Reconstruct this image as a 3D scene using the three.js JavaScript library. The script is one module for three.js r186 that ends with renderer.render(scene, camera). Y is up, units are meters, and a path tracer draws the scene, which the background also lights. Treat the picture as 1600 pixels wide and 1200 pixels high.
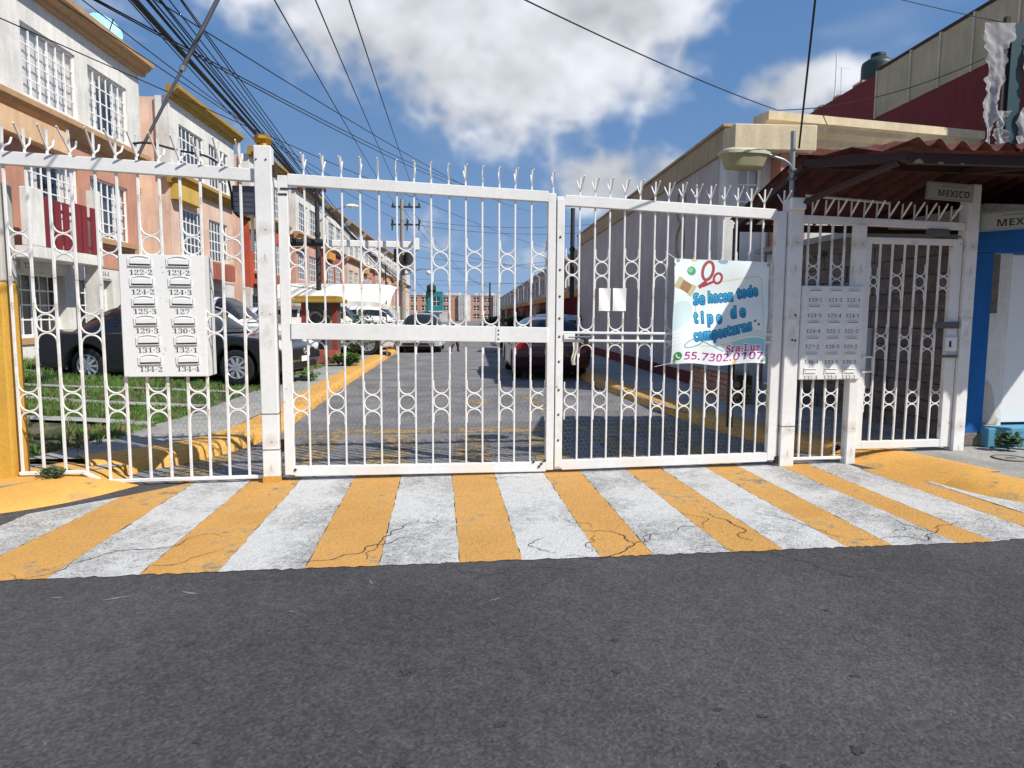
import * as THREE from 'three';
import { mergeGeometries, mergeVertices } from 'three/addons/utils/BufferGeometryUtils.js';
import { RoundedBoxGeometry } from 'three/addons/geometries/RoundedBoxGeometry.js';
import { MarchingCubes } from 'three/addons/objects/MarchingCubes.js';

const R = Math.PI / 180;
const scene = new THREE.Scene();
// ---------------------------------------------------------------- camera
const camera = new THREE.PerspectiveCamera(58.11, 4 / 3, 0.05, 900);
camera.position.set(0, 1.4, 0);
camera.rotation.set(-5.64 * R, -3.352 * R, 0.3 * R, 'YXZ');
scene.add(camera);

// ---------------------------------------------------------------- noise
function rngOf(seed) { let a = seed >>> 0; return () => { a = (a + 0x6D2B79F5) >>> 0; let t = a; t = Math.imul(t ^ (t >>> 15), t | 1); t ^= t + Math.imul(t ^ (t >>> 7), t | 61); return ((t ^ (t >>> 14)) >>> 0) / 4294967296; }; }
const rnd = rngOf(20250713);
const rr = (a, b) => a + (b - a) * rnd();
function hsh(x, y, s) { let h = Math.imul(x, 374761393) ^ Math.imul(y, 668265263) ^ Math.imul(s, 1274126177); h = Math.imul(h ^ (h >>> 13), 1274126177); return ((h ^ (h >>> 16)) >>> 0) / 4294967296; }
const sm = t => t * t * (3 - 2 * t);
function pn(x, y, p, s) {                                     // value noise, repeats every p cells
  const xi = Math.floor(x), yi = Math.floor(y), fx = sm(x - xi), fy = sm(y - yi);
  const m = v => ((v % p) + p) % p, x0 = m(xi), x1 = m(xi + 1), y0 = m(yi), y1 = m(yi + 1);
  const a = hsh(x0, y0, s), b = hsh(x1, y0, s), c = hsh(x0, y1, s), d = hsh(x1, y1, s);
  return a + (b - a) * fx + (c - a) * fy + (a - b - c + d) * fx * fy;
}
function fbm(u, v, p, oct, s, gain = 0.5) { let a = 0, w = 1, t = 0; for (let o = 0; o < oct; o++) { a += w * pn(u * p, v * p, p, s + o * 17); t += w; w *= gain; p *= 2; } return a / t; }
const ss = (a, b, x) => { const t = Math.min(1, Math.max(0, (x - a) / (b - a))); return t * t * (3 - 2 * t); };

// ---------------------------------------------------------------- sky: blue air with broken cumulus
const SW = 2048, SH = 1024, skyData = new Float32Array(SW * SH * 4);
{
  const srnd = rngOf(5), blobs = [];
  // clouds in view: azimuth (deg right of the street), elevation (deg), radii (deg), strength
  for (const b of [[-6, 23, 11, 6.5, 1.1], [4, 20.5, 12, 6.5, 1.2], [11, 23.5, 7, 6, 1.1], [-10, 20, 6, 4.5, .8], [4, 15, 7, 3, .68], [8, 13.2, 6, 2.6, .62], [11, 10.8, 4.8, 2.6, 1.05], [14, 11.3, 3.2, 2.1, .9], [25.3, 16.6, 4.4, 1.8, .95],
    [-29, 18, 6, 3.2, .7], [-24, 12.5, 8, 3.5, .55], [-3, 6.5, 8, 2.2, .45], [7, 4, 11, 1.8, .55], [-14, 5, 8, 2.2, .4], [3, 37, 14, 5, .8], [31, 9, 6, 1.8, .35], [-15, 12, 5, 2.2, .42]]) blobs.push(b);
  for (let i = 0; i < 48; i++) { const az = 42 + srnd() * 276, el = 4 + srnd() * srnd() * 70, w = 4 + srnd() * 10; blobs.push([az, el, w, w * (.35 + srnd() * .2), .5 + srnd() * .45]); }
  const n3 = (x, y, z, s) => { const xi = Math.floor(x), yi = Math.floor(y), zi = Math.floor(z), fx = sm(x - xi), fy = sm(y - yi), fz = sm(z - zi); const g = (i, j, k) => hsh(xi + i, yi + j + (zi + k) * 7919, s); const l = (a, b, t) => a + (b - a) * t; return l(l(l(g(0, 0, 0), g(1, 0, 0), fx), l(g(0, 1, 0), g(1, 1, 0), fx), fy), l(l(g(0, 0, 1), g(1, 0, 1), fx), l(g(0, 1, 1), g(1, 1, 1), fx), fy), fz); };
  const f3 = (x, y, z, s, o) => { let a = 0, w = .5, t = 0; for (let i = 0; i < o; i++) { a += w * n3(x, y, z, s + i); t += w; w *= .53; x *= 2.03; y *= 2.03; z *= 2.03; } return a / t; };
  for (let j = 0; j < SH; j++) {
    const el = ((j + .5) / SH - .5) * 180, th = el * R, cy = Math.cos(th), sy = Math.sin(th);
    for (let i = 0; i < SW; i++) {
      const ph = ((i + .5) / SW - .5) * 2 * Math.PI, dx = Math.cos(ph) * cy, dz = Math.sin(ph) * cy, o = (j * SW + i) * 4;
      const t = Math.max(0, sy);
      let r = .07 + .23 * Math.exp(-t * 5), g = .185 + .26 * Math.exp(-t * 4.8), b = .42 + .24 * Math.exp(-t * 4.4);
      if (el > -3) {
        const az = Math.atan2(dx, -dz) / R; let m = 0;
        for (const [ba, be, bw, bh, bs] of blobs) { let d = az - ba; d -= 360 * Math.round(d / 360); d *= cy; if (Math.abs(d) > bw * 2.2) continue; const e = (el - be) / bh; if (e > 2.2 || e < -2.2) continue; m = Math.max(m, bs * (1 - .5 * (d * d / (bw * bw) + e * e))); }
        if (el > -1) {
          const n = f3(dx * 6.5, sy * 10, dz * 6.5, 11, 4), w = 1 - Math.abs(2 * f3(dx * 21, sy * 27, dz * 21, 51, 4) - 1) * 2.2;
          const wisp = ss(.52, .8, f3(dx * 4, sy * 12, dz * 4, 91, 4)) * .34;
          const c = ss(.34, 1.0, m + (n - .5) * 1.0 + (w - .4) * .26);
          const a = Math.min(1, Math.max(c * .96, wisp));
          const lum = .56 + .26 * ss(.3, .7, n) + .1 * (w - .5), lit = a > .02 ? Math.max(.4, lum + (n - f3(dx * 6.5, sy * 10 - .3, dz * 6.5, 11, 4)) * .4) : lum;
          r = r * (1 - a) + lit * .93 * a; g = g * (1 - a) + lit * .96 * a; b = b * (1 - a) + lit * 1.02 * a;
        }
      } else { r = .16; g = .155; b = .15; }
      skyData[o] = r; skyData[o + 1] = g; skyData[o + 2] = b; skyData[o + 3] = 1;
    }
  }
}
const sky = new THREE.DataTexture(skyData, SW, SH, THREE.RGBAFormat, THREE.FloatType);
sky.mapping = THREE.EquirectangularReflectionMapping; sky.magFilter = THREE.LinearFilter; sky.minFilter = THREE.LinearFilter; sky.needsUpdate = true;
scene.background = sky; scene.environment = sky;

// ---------------------------------------------------------------- sun
const sun = new THREE.DirectionalLight(new THREE.Color(1, .955, .88), 5);
sun.position.set(32, 40, 24 - 10); sun.target.position.set(0, 0, -10); scene.add(sun, sun.target);
sun.castShadow = true; sun.shadow.mapSize.set(4096, 4096);
Object.assign(sun.shadow.camera, { left: -60, right: 60, top: 60, bottom: -60, near: 1, far: 220 });

// ---------------------------------------------------------------- renderer
const renderer = new THREE.WebGLRenderer({ antialias: true });
renderer.toneMapping = THREE.LinearToneMapping; renderer.toneMappingExposure = 1.08;
renderer.shadowMap.enabled = true;

// ---------------------------------------------------------------- materials
function dataTex(size, fn, srgb = true, rep = 1) {
  const d = new Uint8Array(size * size * 4);
  for (let j = 0; j < size; j++) for (let i = 0; i < size; i++) { const c = fn(i / size, j / size), o = (j * size + i) * 4; for (let k = 0; k < 3; k++) d[o + k] = Math.max(0, Math.min(255, (typeof c === 'number' ? c : c[k]) * 255)); d[o + 3] = 255; }
  const t = new THREE.DataTexture(d, size, size); t.wrapS = t.wrapT = THREE.RepeatWrapping; t.magFilter = THREE.LinearFilter; t.minFilter = THREE.LinearMipmapLinearFilter; t.generateMipmaps = true;
  if (srgb) t.colorSpace = THREE.SRGBColorSpace; t.repeat.set(rep, rep); t.needsUpdate = true; return t;
}
const mul = (c, k) => [c[0] * k, c[1] * k, c[2] * k], mix = (a, b, t) => [a[0] + (b[0] - a[0]) * t, a[1] + (b[1] - a[1]) * t, a[2] + (b[2] - a[2]) * t];
const T = {
  asphalt: dataTex(1024, (u, v) => { const f = fbm(u, v, 300, 2, 3), m2 = fbm(u, v, 70, 2, 4), c = fbm(u, v, 4, 6, 9), g = hsh(Math.floor(u * 700), Math.floor(v * 700), 5); let k = .258 + (f - .5) * .15 + (m2 - .5) * .05 + (c - .5) * .12; if (g > .991) k += .09; if (g < .015) k -= .07; return [k * 1.03, k * .985, k * 1.0]; }, true, 1 / 3.3),
  asphaltB: dataTex(512, (u, v) => .5 + (fbm(u, v, 120, 2, 3) - .5) * 1.2, false, 1 / 1.2),
  oldRoad: dataTex(512, (u, v) => { const f = fbm(u, v, 140, 2, 23), c = fbm(u, v, 6, 5, 29); const k = .46 + (f - .5) * .16 + (c - .5) * .2; return [k * 1.0, k * .985, k * .985]; }, true, 1 / 3.1),
  yellow: dataTex(1024, (u, v) => { const f = fbm(u, v, 180, 2, 33), c = fbm(u, v, 4, 6, 39), w = fbm(u, v, 30, 4, 41); let k = mul([.86, .64, .325], .91 + (f - .5) * .2 + (c - .5) * .2); k = mix(k, [.62, .54, .42], ss(.5, .72, w * .5 + c * .5) * .55); k = mix(k, [.44, .39, .33], ss(.66, .74, w * .6 + c * .4) * .55); return mix(k, [.45, .39, .32], ss(.6, .8, f * .75 + c * .25) * .55); }, true, 1 / 1.9),
  white: dataTex(1024, (u, v) => { const f = fbm(u, v, 180, 2, 53), c = fbm(u, v, 4, 6, 59), w = fbm(u, v, 44, 4, 61); let k = mul([.845, .84, .825], .94 + (f - .5) * .2 + (c - .5) * .14); k = mix(k, [.6, .595, .58], ss(.36, .74, w * .4 + c * .6) * .75); return mix(k, [.42, .415, .41], ss(.52, .76, f * .6 + c * .4) * .75); }, true, 1 / 1.9),
  kerb: dataTex(512, (u, v) => { const f = fbm(u, v, 110, 2, 233), c = fbm(u, v, 4, 6, 239), w = fbm(u, v, 22, 4, 241); let k = mul([.9, .685, .345], .93 + (f - .5) * .12 + (c - .5) * .16); k = mix(k, [.6, .52, .42], ss(.52, .72, w * .45 + c * .55) * .5); return mix(k, [.4, .36, .32], ss(.68, .75, w * .55 + c * .3 + f * .15) * .7); }, true, 1 / 1.7),
  wornYellow: dataTex(512, (u, v) => { const f = fbm(u, v, 120, 2, 73), c = fbm(u, v, 6, 5, 79), w = fbm(u, v, 26, 4, 81); const pa = mul([.68, .56, .36], .9 + (f - .5) * .3), ro = mul([.43, .42, .415], .9 + (f - .5) * .4); return mix(pa, ro, ss(.42, .6, w * .6 + c * .4)); }, true, 1 / 1.5),
  stucco: dataTex(512, (u, v) => { const f = fbm(u, v, 90, 3, 101), c = fbm(u, v, 4, 5, 107), st = fbm(u * 1, v * .25, 24, 3, 113); return .92 + (f - .5) * .08 + (c - .5) * .17 + (st - .5) * .11; }, true, 1 / 2.3),
  stuccoB: dataTex(512, (u, v) => fbm(u, v, 70, 4, 101), false, 1 / 1.1),
  metal: dataTex(512, (u, v) => { const f = fbm(u, v, 60, 3, 121), c = fbm(u, v, 5, 5, 127), w = fbm(u, v, 18, 4, 131); let k = mul([.93, .925, .91], .96 + (f - .5) * .05 + (c - .5) * .08); k = mix(k, [.72, .68, .62], ss(.62, .76, w * .35 + c * .65) * .4); return mix(k, [.46, .33, .22], ss(.70, .77, f * .35 + w * .35 + c * .3) * .75); }, true, 1 / 1.73),
  concrete: dataTex(512, (u, v) => { const f = fbm(u, v, 80, 3, 141), c = fbm(u, v, 5, 5, 147); const k = .6 + (f - .5) * .16 + (c - .5) * .18; return [k, k * .985, k * .95]; }, true, 1 / 1.6),
  soil: dataTex(512, (u, v) => { const f = fbm(u, v, 60, 3, 151), c = fbm(u, v, 6, 5, 157); return mix([.2, .25, .1], [.4, .36, .27], ss(.42, .62, c * .7 + f * .3)); }, true, 1 / 2),
  block: dataTex(512, (u, v) => { const f = fbm(u, v, 70, 3, 161), c = fbm(u, v, 5, 4, 167); const k = .44 + (f - .5) * .22 + (c - .5) * .2; return [k * 1.02, k * .93, k * .86]; }, true, 1 / .8),
  brick: dataTex(256, (u, v) => { const f = fbm(u, v, 60, 3, 171), c = fbm(u, v, 5, 4, 177); return mul([.8, .6, .49], .9 + (f - .5) * .3 + (c - .5) * .25); }, true, 1 / 2),
  rust: dataTex(512, (u, v) => { const f = fbm(u, v, 60, 3, 181), c = fbm(u, v, 8, 5, 187); return mix([.32, .15, .12], [.42, .23, .18], ss(.35, .65, c * .6 + f * .4)); }, true, 1 / 1),
};
const rep = (t, k) => { const c = t.clone(); c.repeat.set(k, k); c.needsUpdate = true; return c; };
const srgb = (r, g, b) => new THREE.Color().setRGB(r / 255, g / 255, b / 255, THREE.SRGBColorSpace);
const std = (c, rough = .8, o = {}) => new THREE.MeshStandardMaterial({ color: c, roughness: rough, metalness: 0, side: THREE.DoubleSide, ...o });
const W1 = new THREE.Color(1, 1, 1);
const M = {
  asphalt: std(W1, .93, { map: T.asphalt, bumpMap: T.asphaltB, bumpScale: .0035 }), oldRoad: std(W1, .9, { map: T.oldRoad, bumpMap: T.asphaltB, bumpScale: .004 }),
  yellow: std(W1, .75, { map: T.yellow, bumpMap: T.asphaltB, bumpScale: .0035 }), white: std(W1, .75, { map: T.white, bumpMap: T.asphaltB, bumpScale: .0035 }), wornYellow: std(W1, .85, { map: T.wornYellow }),
  kerbYellow: std(srgb(255, 252, 246), .75, { map: T.kerb, bumpMap: T.stuccoB, bumpScale: .0022 }), wallYellow: std(srgb(222, 172, 68), .8, { map: T.stucco, bumpMap: T.stuccoB, bumpScale: .0022 }),
  metal: std(W1, .42, { map: T.metal }), metalPlain: std(srgb(232, 232, 228), .45), concrete: std(W1, .9, { map: T.concrete, bumpMap: T.stuccoB, bumpScale: .004 }),
  crack: std(srgb(66, 58, 52), .95), stain: std(srgb(54, 52, 54), .9), soil: std(W1, 1, { map: T.soil }),
  black: std(srgb(28, 28, 30), .6), dark: std(srgb(48, 46, 46), .7), cable: std(srgb(34, 36, 42), .7), steel: std(srgb(92, 94, 98), .5, { metalness: .4 }), rubber: std(srgb(26, 26, 27), .85),
  brass: std(srgb(176, 132, 46), .38, { metalness: .75 }), boxGrey: std(srgb(98, 101, 108), .55), ivory: std(srgb(186, 180, 150), .6),
  block: std(W1, .95, { map: T.block, bumpMap: T.stuccoB, bumpScale: .008 }), mortar: std(srgb(96, 90, 84), .95), brick: std(W1, .9, { map: T.brick }), rust: std(W1, .7, { map: T.rust }), beam: std(srgb(62, 42, 36), .8),
  pane: std(srgb(62, 66, 72), .12), paneDark: std(srgb(40, 42, 46), .15), glass: new THREE.MeshPhysicalMaterial({ color: 0xffffff, roughness: .03, transmission: 1, thickness: 0, ior: 1.5, side: THREE.DoubleSide }),
  curtain: std(srgb(214, 210, 204), .9), room: std(srgb(70, 66, 62), .9), winWhite: std(srgb(236, 236, 234), .5), rim: std(srgb(196, 198, 202), .3, { metalness: .7 }),
  fabric: new THREE.MeshPhysicalMaterial({ color: srgb(242, 238, 228), roughness: .9, transmission: .25, thickness: 0, side: THREE.DoubleSide }), paper: std(srgb(236, 234, 230), .8), galv: std(srgb(150, 154, 158), .45, { metalness: .5 }),
};
const stucco = (r, g, b) => std(srgb(r, g, b), .88, { map: T.stucco, bumpMap: T.stuccoB, bumpScale: .0018 });
// ---------------------------------------------------------------- helpers
const taken = {};
function numbered(n) { const k = taken[n] = (taken[n] ?? -1) + 1; return k ? n + '_' + String(k).padStart(3, '0') : n; }
function shad(o) { o.castShadow = true; o.receiveShadow = true; return o; }
function thing(name, label, category, pos = [0, 0, 0], turn = 0, group) { const o = new THREE.Group(); o.name = numbered(name); o.position.set(...pos); o.rotation.y = turn; o.userData = { label, category }; if (group) o.userData.group = group; scene.add(o); return o; }
function struct(name, label = null) { const o = new THREE.Group(); o.name = numbered(name); o.userData = { kind: 'structure' }; if (label) o.userData.label = label; scene.add(o); return o; }
function prep(g) { const n = g.index ? g.toNonIndexed() : g; for (const k of Object.keys(n.attributes)) if (!['position', 'normal', 'uv'].includes(k)) n.deleteAttribute(k); if (!n.attributes.uv) n.setAttribute('uv', new THREE.BufferAttribute(new Float32Array(n.attributes.position.count * 2), 2)); if (!n.attributes.normal) n.computeVertexNormals(); return n; }
function part(name, geos, mat, parent, label) { const a = Array.isArray(geos) ? geos : [geos]; const g = a.length === 1 ? a[0] : mergeGeometries(a.map(prep)); const m = shad(new THREE.Mesh(g, mat)); m.name = name; if (label) m.userData.label = label; parent.add(m); return m; }
function solo(name, geos, mat, label, category, pos = [0, 0, 0], turn = 0, group) { const a = Array.isArray(geos) ? geos : [geos]; const g = a.length === 1 ? a[0] : mergeGeometries(a.map(prep)); const m = shad(new THREE.Mesh(g, mat)); m.name = numbered(name); m.position.set(...pos); m.rotation.y = turn; m.userData = { label, category }; if (group) m.userData.group = group; scene.add(m); return m; }
function metreUV(g) { const p = g.attributes.position, n = g.attributes.normal, uv = new Float32Array(p.count * 2); for (let i = 0; i < p.count; i++) { const ax = Math.abs(n.getX(i)), ay = Math.abs(n.getY(i)), az = Math.abs(n.getZ(i)); if (ay >= ax && ay >= az) { uv[2 * i] = p.getX(i); uv[2 * i + 1] = p.getZ(i); } else if (ax >= az) { uv[2 * i] = p.getZ(i); uv[2 * i + 1] = p.getY(i); } else { uv[2 * i] = p.getX(i); uv[2 * i + 1] = p.getY(i); } } g.setAttribute('uv', new THREE.BufferAttribute(uv, 2)); return g; }
// box by corner ranges; r = rounded edge
function box(x0, x1, y0, y1, z0, z1, r = 0) { const w = Math.abs(x1 - x0), h = Math.abs(y1 - y0), d = Math.abs(z1 - z0); const g = r > 0 ? new RoundedBoxGeometry(w, h, d, 2, Math.min(r, w / 2.1, h / 2.1, d / 2.1)) : new THREE.BoxGeometry(w, h, d); g.translate((x0 + x1) / 2, (y0 + y1) / 2, (z0 + z1) / 2); return metreUV(g); }
// straight bar with rectangular section from a to b, section sized (s along local side, t other)
function bar(a, b, s, t = s, r = 0) { const A = new THREE.Vector3(...a), B = new THREE.Vector3(...b), L = A.distanceTo(B); const g = r > 0 ? new RoundedBoxGeometry(s, L, t, 1, r) : new THREE.BoxGeometry(s, L, t); metreUV(g); const d = B.clone().sub(A).normalize(); const q = new THREE.Quaternion().setFromUnitVectors(new THREE.Vector3(0, 1, 0), d); g.applyQuaternion(q); g.translate((A.x + B.x) / 2, (A.y + B.y) / 2, (A.z + B.z) / 2); return g; }
function rail(a, b, h, d) { const A = new THREE.Vector3(...a), B = new THREE.Vector3(...b), L = A.distanceTo(B); const g = metreUV(new RoundedBoxGeometry(L, h, d, 2, .006)); const ang = Math.atan2(B.y - A.y, B.x - A.x); g.rotateZ(ang); g.translate((A.x + B.x) / 2, (A.y + B.y) / 2, (A.z + B.z) / 2); return g; }
function rod(a, b, r, r2 = r, n = 8) { const A = new THREE.Vector3(...a), B = new THREE.Vector3(...b), L = A.distanceTo(B); const g = new THREE.CylinderGeometry(r2, r, L, n); const q = new THREE.Quaternion().setFromUnitVectors(new THREE.Vector3(0, 1, 0), B.clone().sub(A).normalize()); g.applyQuaternion(q); g.translate((A.x + B.x) / 2, (A.y + B.y) / 2, (A.z + B.z) / 2); return g; }
function tube(pts, r, seg = 16, n = 6) { return new THREE.TubeGeometry(new THREE.CatmullRomCurve3(pts.map(p => new THREE.Vector3(...p))), seg, r, n, false); }
function sheet(pts, y) { const s = new THREE.Shape(pts.map(([x, z]) => new THREE.Vector2(x, -z))); const g = new THREE.ShapeGeometry(s); g.rotateX(-Math.PI / 2); g.translate(0, y, 0); return metreUV(g); }
// profile [[offset, height]...] swept along a ground path [[x,z]...]; offset is measured to the left of travel
function sweep(path, prof, y0 = 0) {
  const c = new THREE.CatmullRomCurve3(path.map(([x, z]) => new THREE.Vector3(x, 0, z)), false, 'centripetal'), n = Math.max(12, path.length * 8), P = [], U = [], I = []; let len = 0, prev = null;
  for (let i = 0; i <= n; i++) { const p = c.getPoint(i / n), t = c.getTangent(i / n); if (prev) len += p.distanceTo(prev); prev = p; let acc = 0; prof.forEach(([o, h], k) => { if (k) acc += Math.hypot(o - prof[k - 1][0], h - prof[k - 1][1]); P.push(p.x + t.z * o, y0 + h, p.z - t.x * o); U.push(len, acc); }); }
  const m = prof.length; for (let i = 0; i < n; i++) for (let k = 0; k < m - 1; k++) { const a = i * m + k, b = a + m; I.push(a, b, a + 1, a + 1, b, b + 1); }
  const g = new THREE.BufferGeometry(); g.setAttribute('position', new THREE.Float32BufferAttribute(P, 3)); g.setAttribute('uv', new THREE.Float32BufferAttribute(U, 2)); g.setIndex(I); g.computeVertexNormals(); return g;
}
function grid(nu, nv, fn) { const P = [], U = [], I = []; for (let j = 0; j <= nv; j++) for (let i = 0; i <= nu; i++) { const [x, y, z, a, b] = fn(i / nu, j / nv); P.push(x, y, z); U.push(a ?? i / nu, b ?? j / nv); } for (let j = 0; j < nv; j++) for (let i = 0; i < nu; i++) { const a = j * (nu + 1) + i, b = a + nu + 1; I.push(a, a + 1, b, b, a + 1, b + 1); } const g = new THREE.BufferGeometry(); g.setAttribute('position', new THREE.Float32BufferAttribute(P, 3)); g.setAttribute('uv', new THREE.Float32BufferAttribute(U, 2)); g.setIndex(I); g.computeVertexNormals(); return g; }
// wall panel in the xy plane with rectangular holes, thick towards -z
function wallHoles(w, h, d, holes, x0 = 0, y0 = 0) { const s = new THREE.Shape([[x0, y0], [x0 + w, y0], [x0 + w, y0 + h], [x0, y0 + h]].map(p => new THREE.Vector2(...p))); for (const [a, b, c, e] of holes) s.holes.push(new THREE.Path([[a, c], [a, e], [b, e], [b, c]].map(p => new THREE.Vector2(...p)))); const g = new THREE.ExtrudeGeometry(s, { depth: d, bevelEnabled: false }); g.translate(0, 0, -d); return metreUV(g); }
function canvasTex(w, h, draw) { const c = document.createElement('canvas'); c.width = w; c.height = h; draw(c.getContext('2d'), w, h); const t = new THREE.CanvasTexture(c); t.colorSpace = THREE.SRGBColorSpace; t.magFilter = THREE.LinearFilter; return t; }
// ================================================================ GROUND
const zEdge = x => -3.66 - .067 * (x + 2.47), zGate = x => -5.827 - .1025 * (x + 1.644);
{
  const g = struct('ground'); part('ground_sheet', sheet([[-300, 200], [300, 200], [300, -420], [-300, -420]], -.03), M.oldRoad, g);
  const road = struct('road');
  part('asphalt', sheet([[-60, 30], [60, 30], [60, zGate(60) + 4], [4.6, -6.45], [-2.9, -5.69], [-60, -4.2]].map(([x, z]) => [x, z]), 0), M.asphalt, road);
  // striped apron in front of the gate: x of each stripe edge at the gate and at the road
  const eT = [-3.1, -2.681, -2.306, -1.859, -1.452, -1.01, -.617, -.176, .199, .637, .976, 1.405, 1.743, 2.167, 2.499, 2.899, 3.206, 3.591, 3.86, 4.25], eB = [-3.1, -2.733, -2.249, -1.786, -1.38, -.925, -.521, -.07, .288, .748, 1.07, 1.543, 1.878, 2.293, 2.593, 3.028, 3.273, 3.72, 4.02, 4.6];
  for (let i = 0; i < eT.length - 1; i++) {
    const a = [], b = [], n = 26; let zt0 = zGate(eT[i]) - .06, zt1 = zGate(eT[i + 1]) - .06; if (i === 0) { zt0 = -4.9; zt1 = -5.35; } if (i === 1) { zt0 = -5.35; } if (i >= 17) { zt0 = zt1 = i === 17 ? -6.1 : -5.6; }
    const zb0 = i >= 17 ? -4.25 + (i - 17) * .1 : zEdge(eB[i]), zb1 = i >= 16 ? zEdge(eB[i + 1]) - (i - 15) * .06 : zEdge(eB[i + 1]);
    for (let k = 0; k <= n; k++) { const t = k / n, jit = () => (k % n ? rr(-.007, .007) : 0); a.push([eT[i] + (eB[i] - eT[i]) * t + jit(), zt0 + (zb0 - zt0) * t]); b.push([eT[i + 1] + (eB[i + 1] - eT[i + 1]) * t + jit(), zt1 + (zb1 - zt1) * t]); }
    const low = []; for (let k = 1; k < 12; k++) { const p = a[n], q = b[n]; low.push([p[0] + (q[0] - p[0]) * k / 12, p[1] + (q[1] - p[1]) * k / 12 + rr(-.014, .012)]); }
    part(i % 2 ? 'yellow_stripe' : 'white_stripe', sheet([...a, ...low, ...b.reverse()], .004), i % 2 ? M.yellow : M.white, road);
  }
  // cracks along the joint between apron and road
  const crackGeo = (pts, w) => { const P = [], I = []; pts.forEach((p, i) => { const q = pts[Math.min(i + 1, pts.length - 1)], o = pts[Math.max(i - 1, 0)], dx = q[0] - o[0], dz = q[1] - o[1], l = Math.hypot(dx, dz) || 1, h = w * (.35 + .65 * Math.sin(Math.PI * Math.min(.97, (i + .6) / pts.length))) * (.6 + rnd() * .8) / 2; P.push(p[0] - dz / l * h, .0085, p[1] + dx / l * h, p[0] + dz / l * h, .0085, p[1] - dx / l * h); if (i) { const a = 2 * i - 2; I.push(a, a + 1, a + 2, a + 2, a + 1, a + 3); } }); const g = new THREE.BufferGeometry(); g.setAttribute('position', new THREE.Float32BufferAttribute(P, 3)); g.setIndex(I); g.computeVertexNormals(); return g; };
  const walk = (x, z, ang, len, wob = .5) => { const pts = [[x, z]]; let a = ang; for (let s = 0; s < len; s += .022) { a = ang + (a - ang) * .8 + rr(-wob, wob); x += Math.cos(a) * .022; z += Math.sin(a) * .022; pts.push([x, z]); } return pts; };
  for (const [x, dz, ang, len, w] of [[-2.5, -.07, -.05, 1.5, .012], [-1.0, -.1, -.12, .9, .014], [-.15, .03, -.1, 1.0, .009], [.55, -.03, -.1, .9, .014], [1.4, -.12, -.12, 1.2, .013], [2.5, -.13, -.08, 1.1, .012], [-.6, -.1, -1.35, .9, .013], [-.5, -.7, -1.0, .5, .009], [.5, -.08, -1.9, .4, .011], [.72, -.1, -1.2, .34, .010], [.98, -.1, -1.9, .6, .014], [.8, -.55, -2.4, .3, .010], [1.75, -.16, -2.2, .75, .015], [1.55, -.45, -3.0, .35, .010], [1.55, -.5, -1.1, .4, .009], [2.35, -.2, -2.5, .7, .013], [2.75, -.2, -1.5, .3, .010], [3.05, -.2, -2.3, .4, .010], [.1, -2.08, .25, .45, .012], [1.05, -.2, -.9, .25, .008], [-1.9, -.12, -.1, .6, .009], [1.9, -.35, -.4, .3, .008]])
    part('crack', crackGeo(walk(x, zEdge(x) + dz, ang, len, .75), w * .5), M.crack, road);
  // small dark patches and pale scuffs on the asphalt
  const patch = (x, z, r, e, a) => { const pts = []; for (let k = 0; k < 26; k++) { const t = k / 26 * 2 * Math.PI, q = r * (.35 + rnd() * .75), px = Math.cos(t) * q * e, pz = Math.sin(t) * q; pts.push([x + px * Math.cos(a) - pz * Math.sin(a), z + px * Math.sin(a) + pz * Math.cos(a)]); } return sheet(pts, .003); };
  for (const [x, z, r, e] of [[-.26, -2.62, .028, 1.3], [.1, -2.25, .02, 1.6], [.62, -2.85, .016, 1.8], [.57, -2.58, .018, 1.4], [.88, -2.3, .016, 1.4], [-.22, -2.05, .03, 1.2], [1.02, -2.25, .018, 1.5], [1.25, -2.05, .024, 1.3], [.78, -1.98, .024, 1.8], [.98, -1.97, .02, 1.3], [.48, -1.9, .03, 1.4], [.25, -1.86, .022, 1.7], [1.5, -2.5, .015, 1.6], [-1.2, -2.9, .02, 1.5], [-.9, -2.2, .016, 1.4], [-1.35, -2.05, .02, 1.3], [1.7, -3.1, .014, 1.7], [-.5, -3.1, .012, 1.6]]) part('stain', patch(x, z, r, e, rr(0, 3)), M.stain, road);
  const scuff = std(srgb(122, 120, 118), .9); for (const [x, z, r, e, a] of [[-1.42, -3.45, .012, 5, .3], [-1.75, -3.4, .012, 5, -.4], [-2.05, -3.42, .01, 4, -.1], [-.53, -3.55, .008, 5, 1.2], [-.85, -3.2, .006, 4, .4], [.12, -3.3, .007, 5, -.5]]) part('scuff', patch(x, z, r, e, a), scuff, road);

  // street behind the gate
  const st = struct('street');
  part('asphalt', sheet([[-2.95, -5.69], [4.6, -6.45], [4.6, -30], [6, -60], [6, -190], [-9, -190], [-3.4, -60], [-2.95, -26]], .0005), M.oldRoad, st);
  for (let i = 2; i < 16; i += 2) { const z0 = zGate(eT[i - 1]) - .064, l = [], r = [], n = 8; for (let k = 0; k <= n; k++) { l.push([eT[i - 1] + rr(-.01, .01), z0 + (-8.05 - z0) * k / n]); r.push([eT[i] + rr(-.01, .01), z0 + (-8.05 - z0) * k / n]); } part('faded_stripe', sheet([...l, ...r.reverse()], .0045), M.wornYellow, st); }
  part('faded_line', sheet([[-2.3, -8.1], [2.9, -8.35], [2.9, -8.72], [-2.3, -8.42]], .0045), M.wornYellow, st);
  part('faded_line', sheet([[-2.2, -13.4], [2.5, -13.6], [2.5, -13.7], [-2.2, -13.5]], .0045), M.wornYellow, st);
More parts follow.
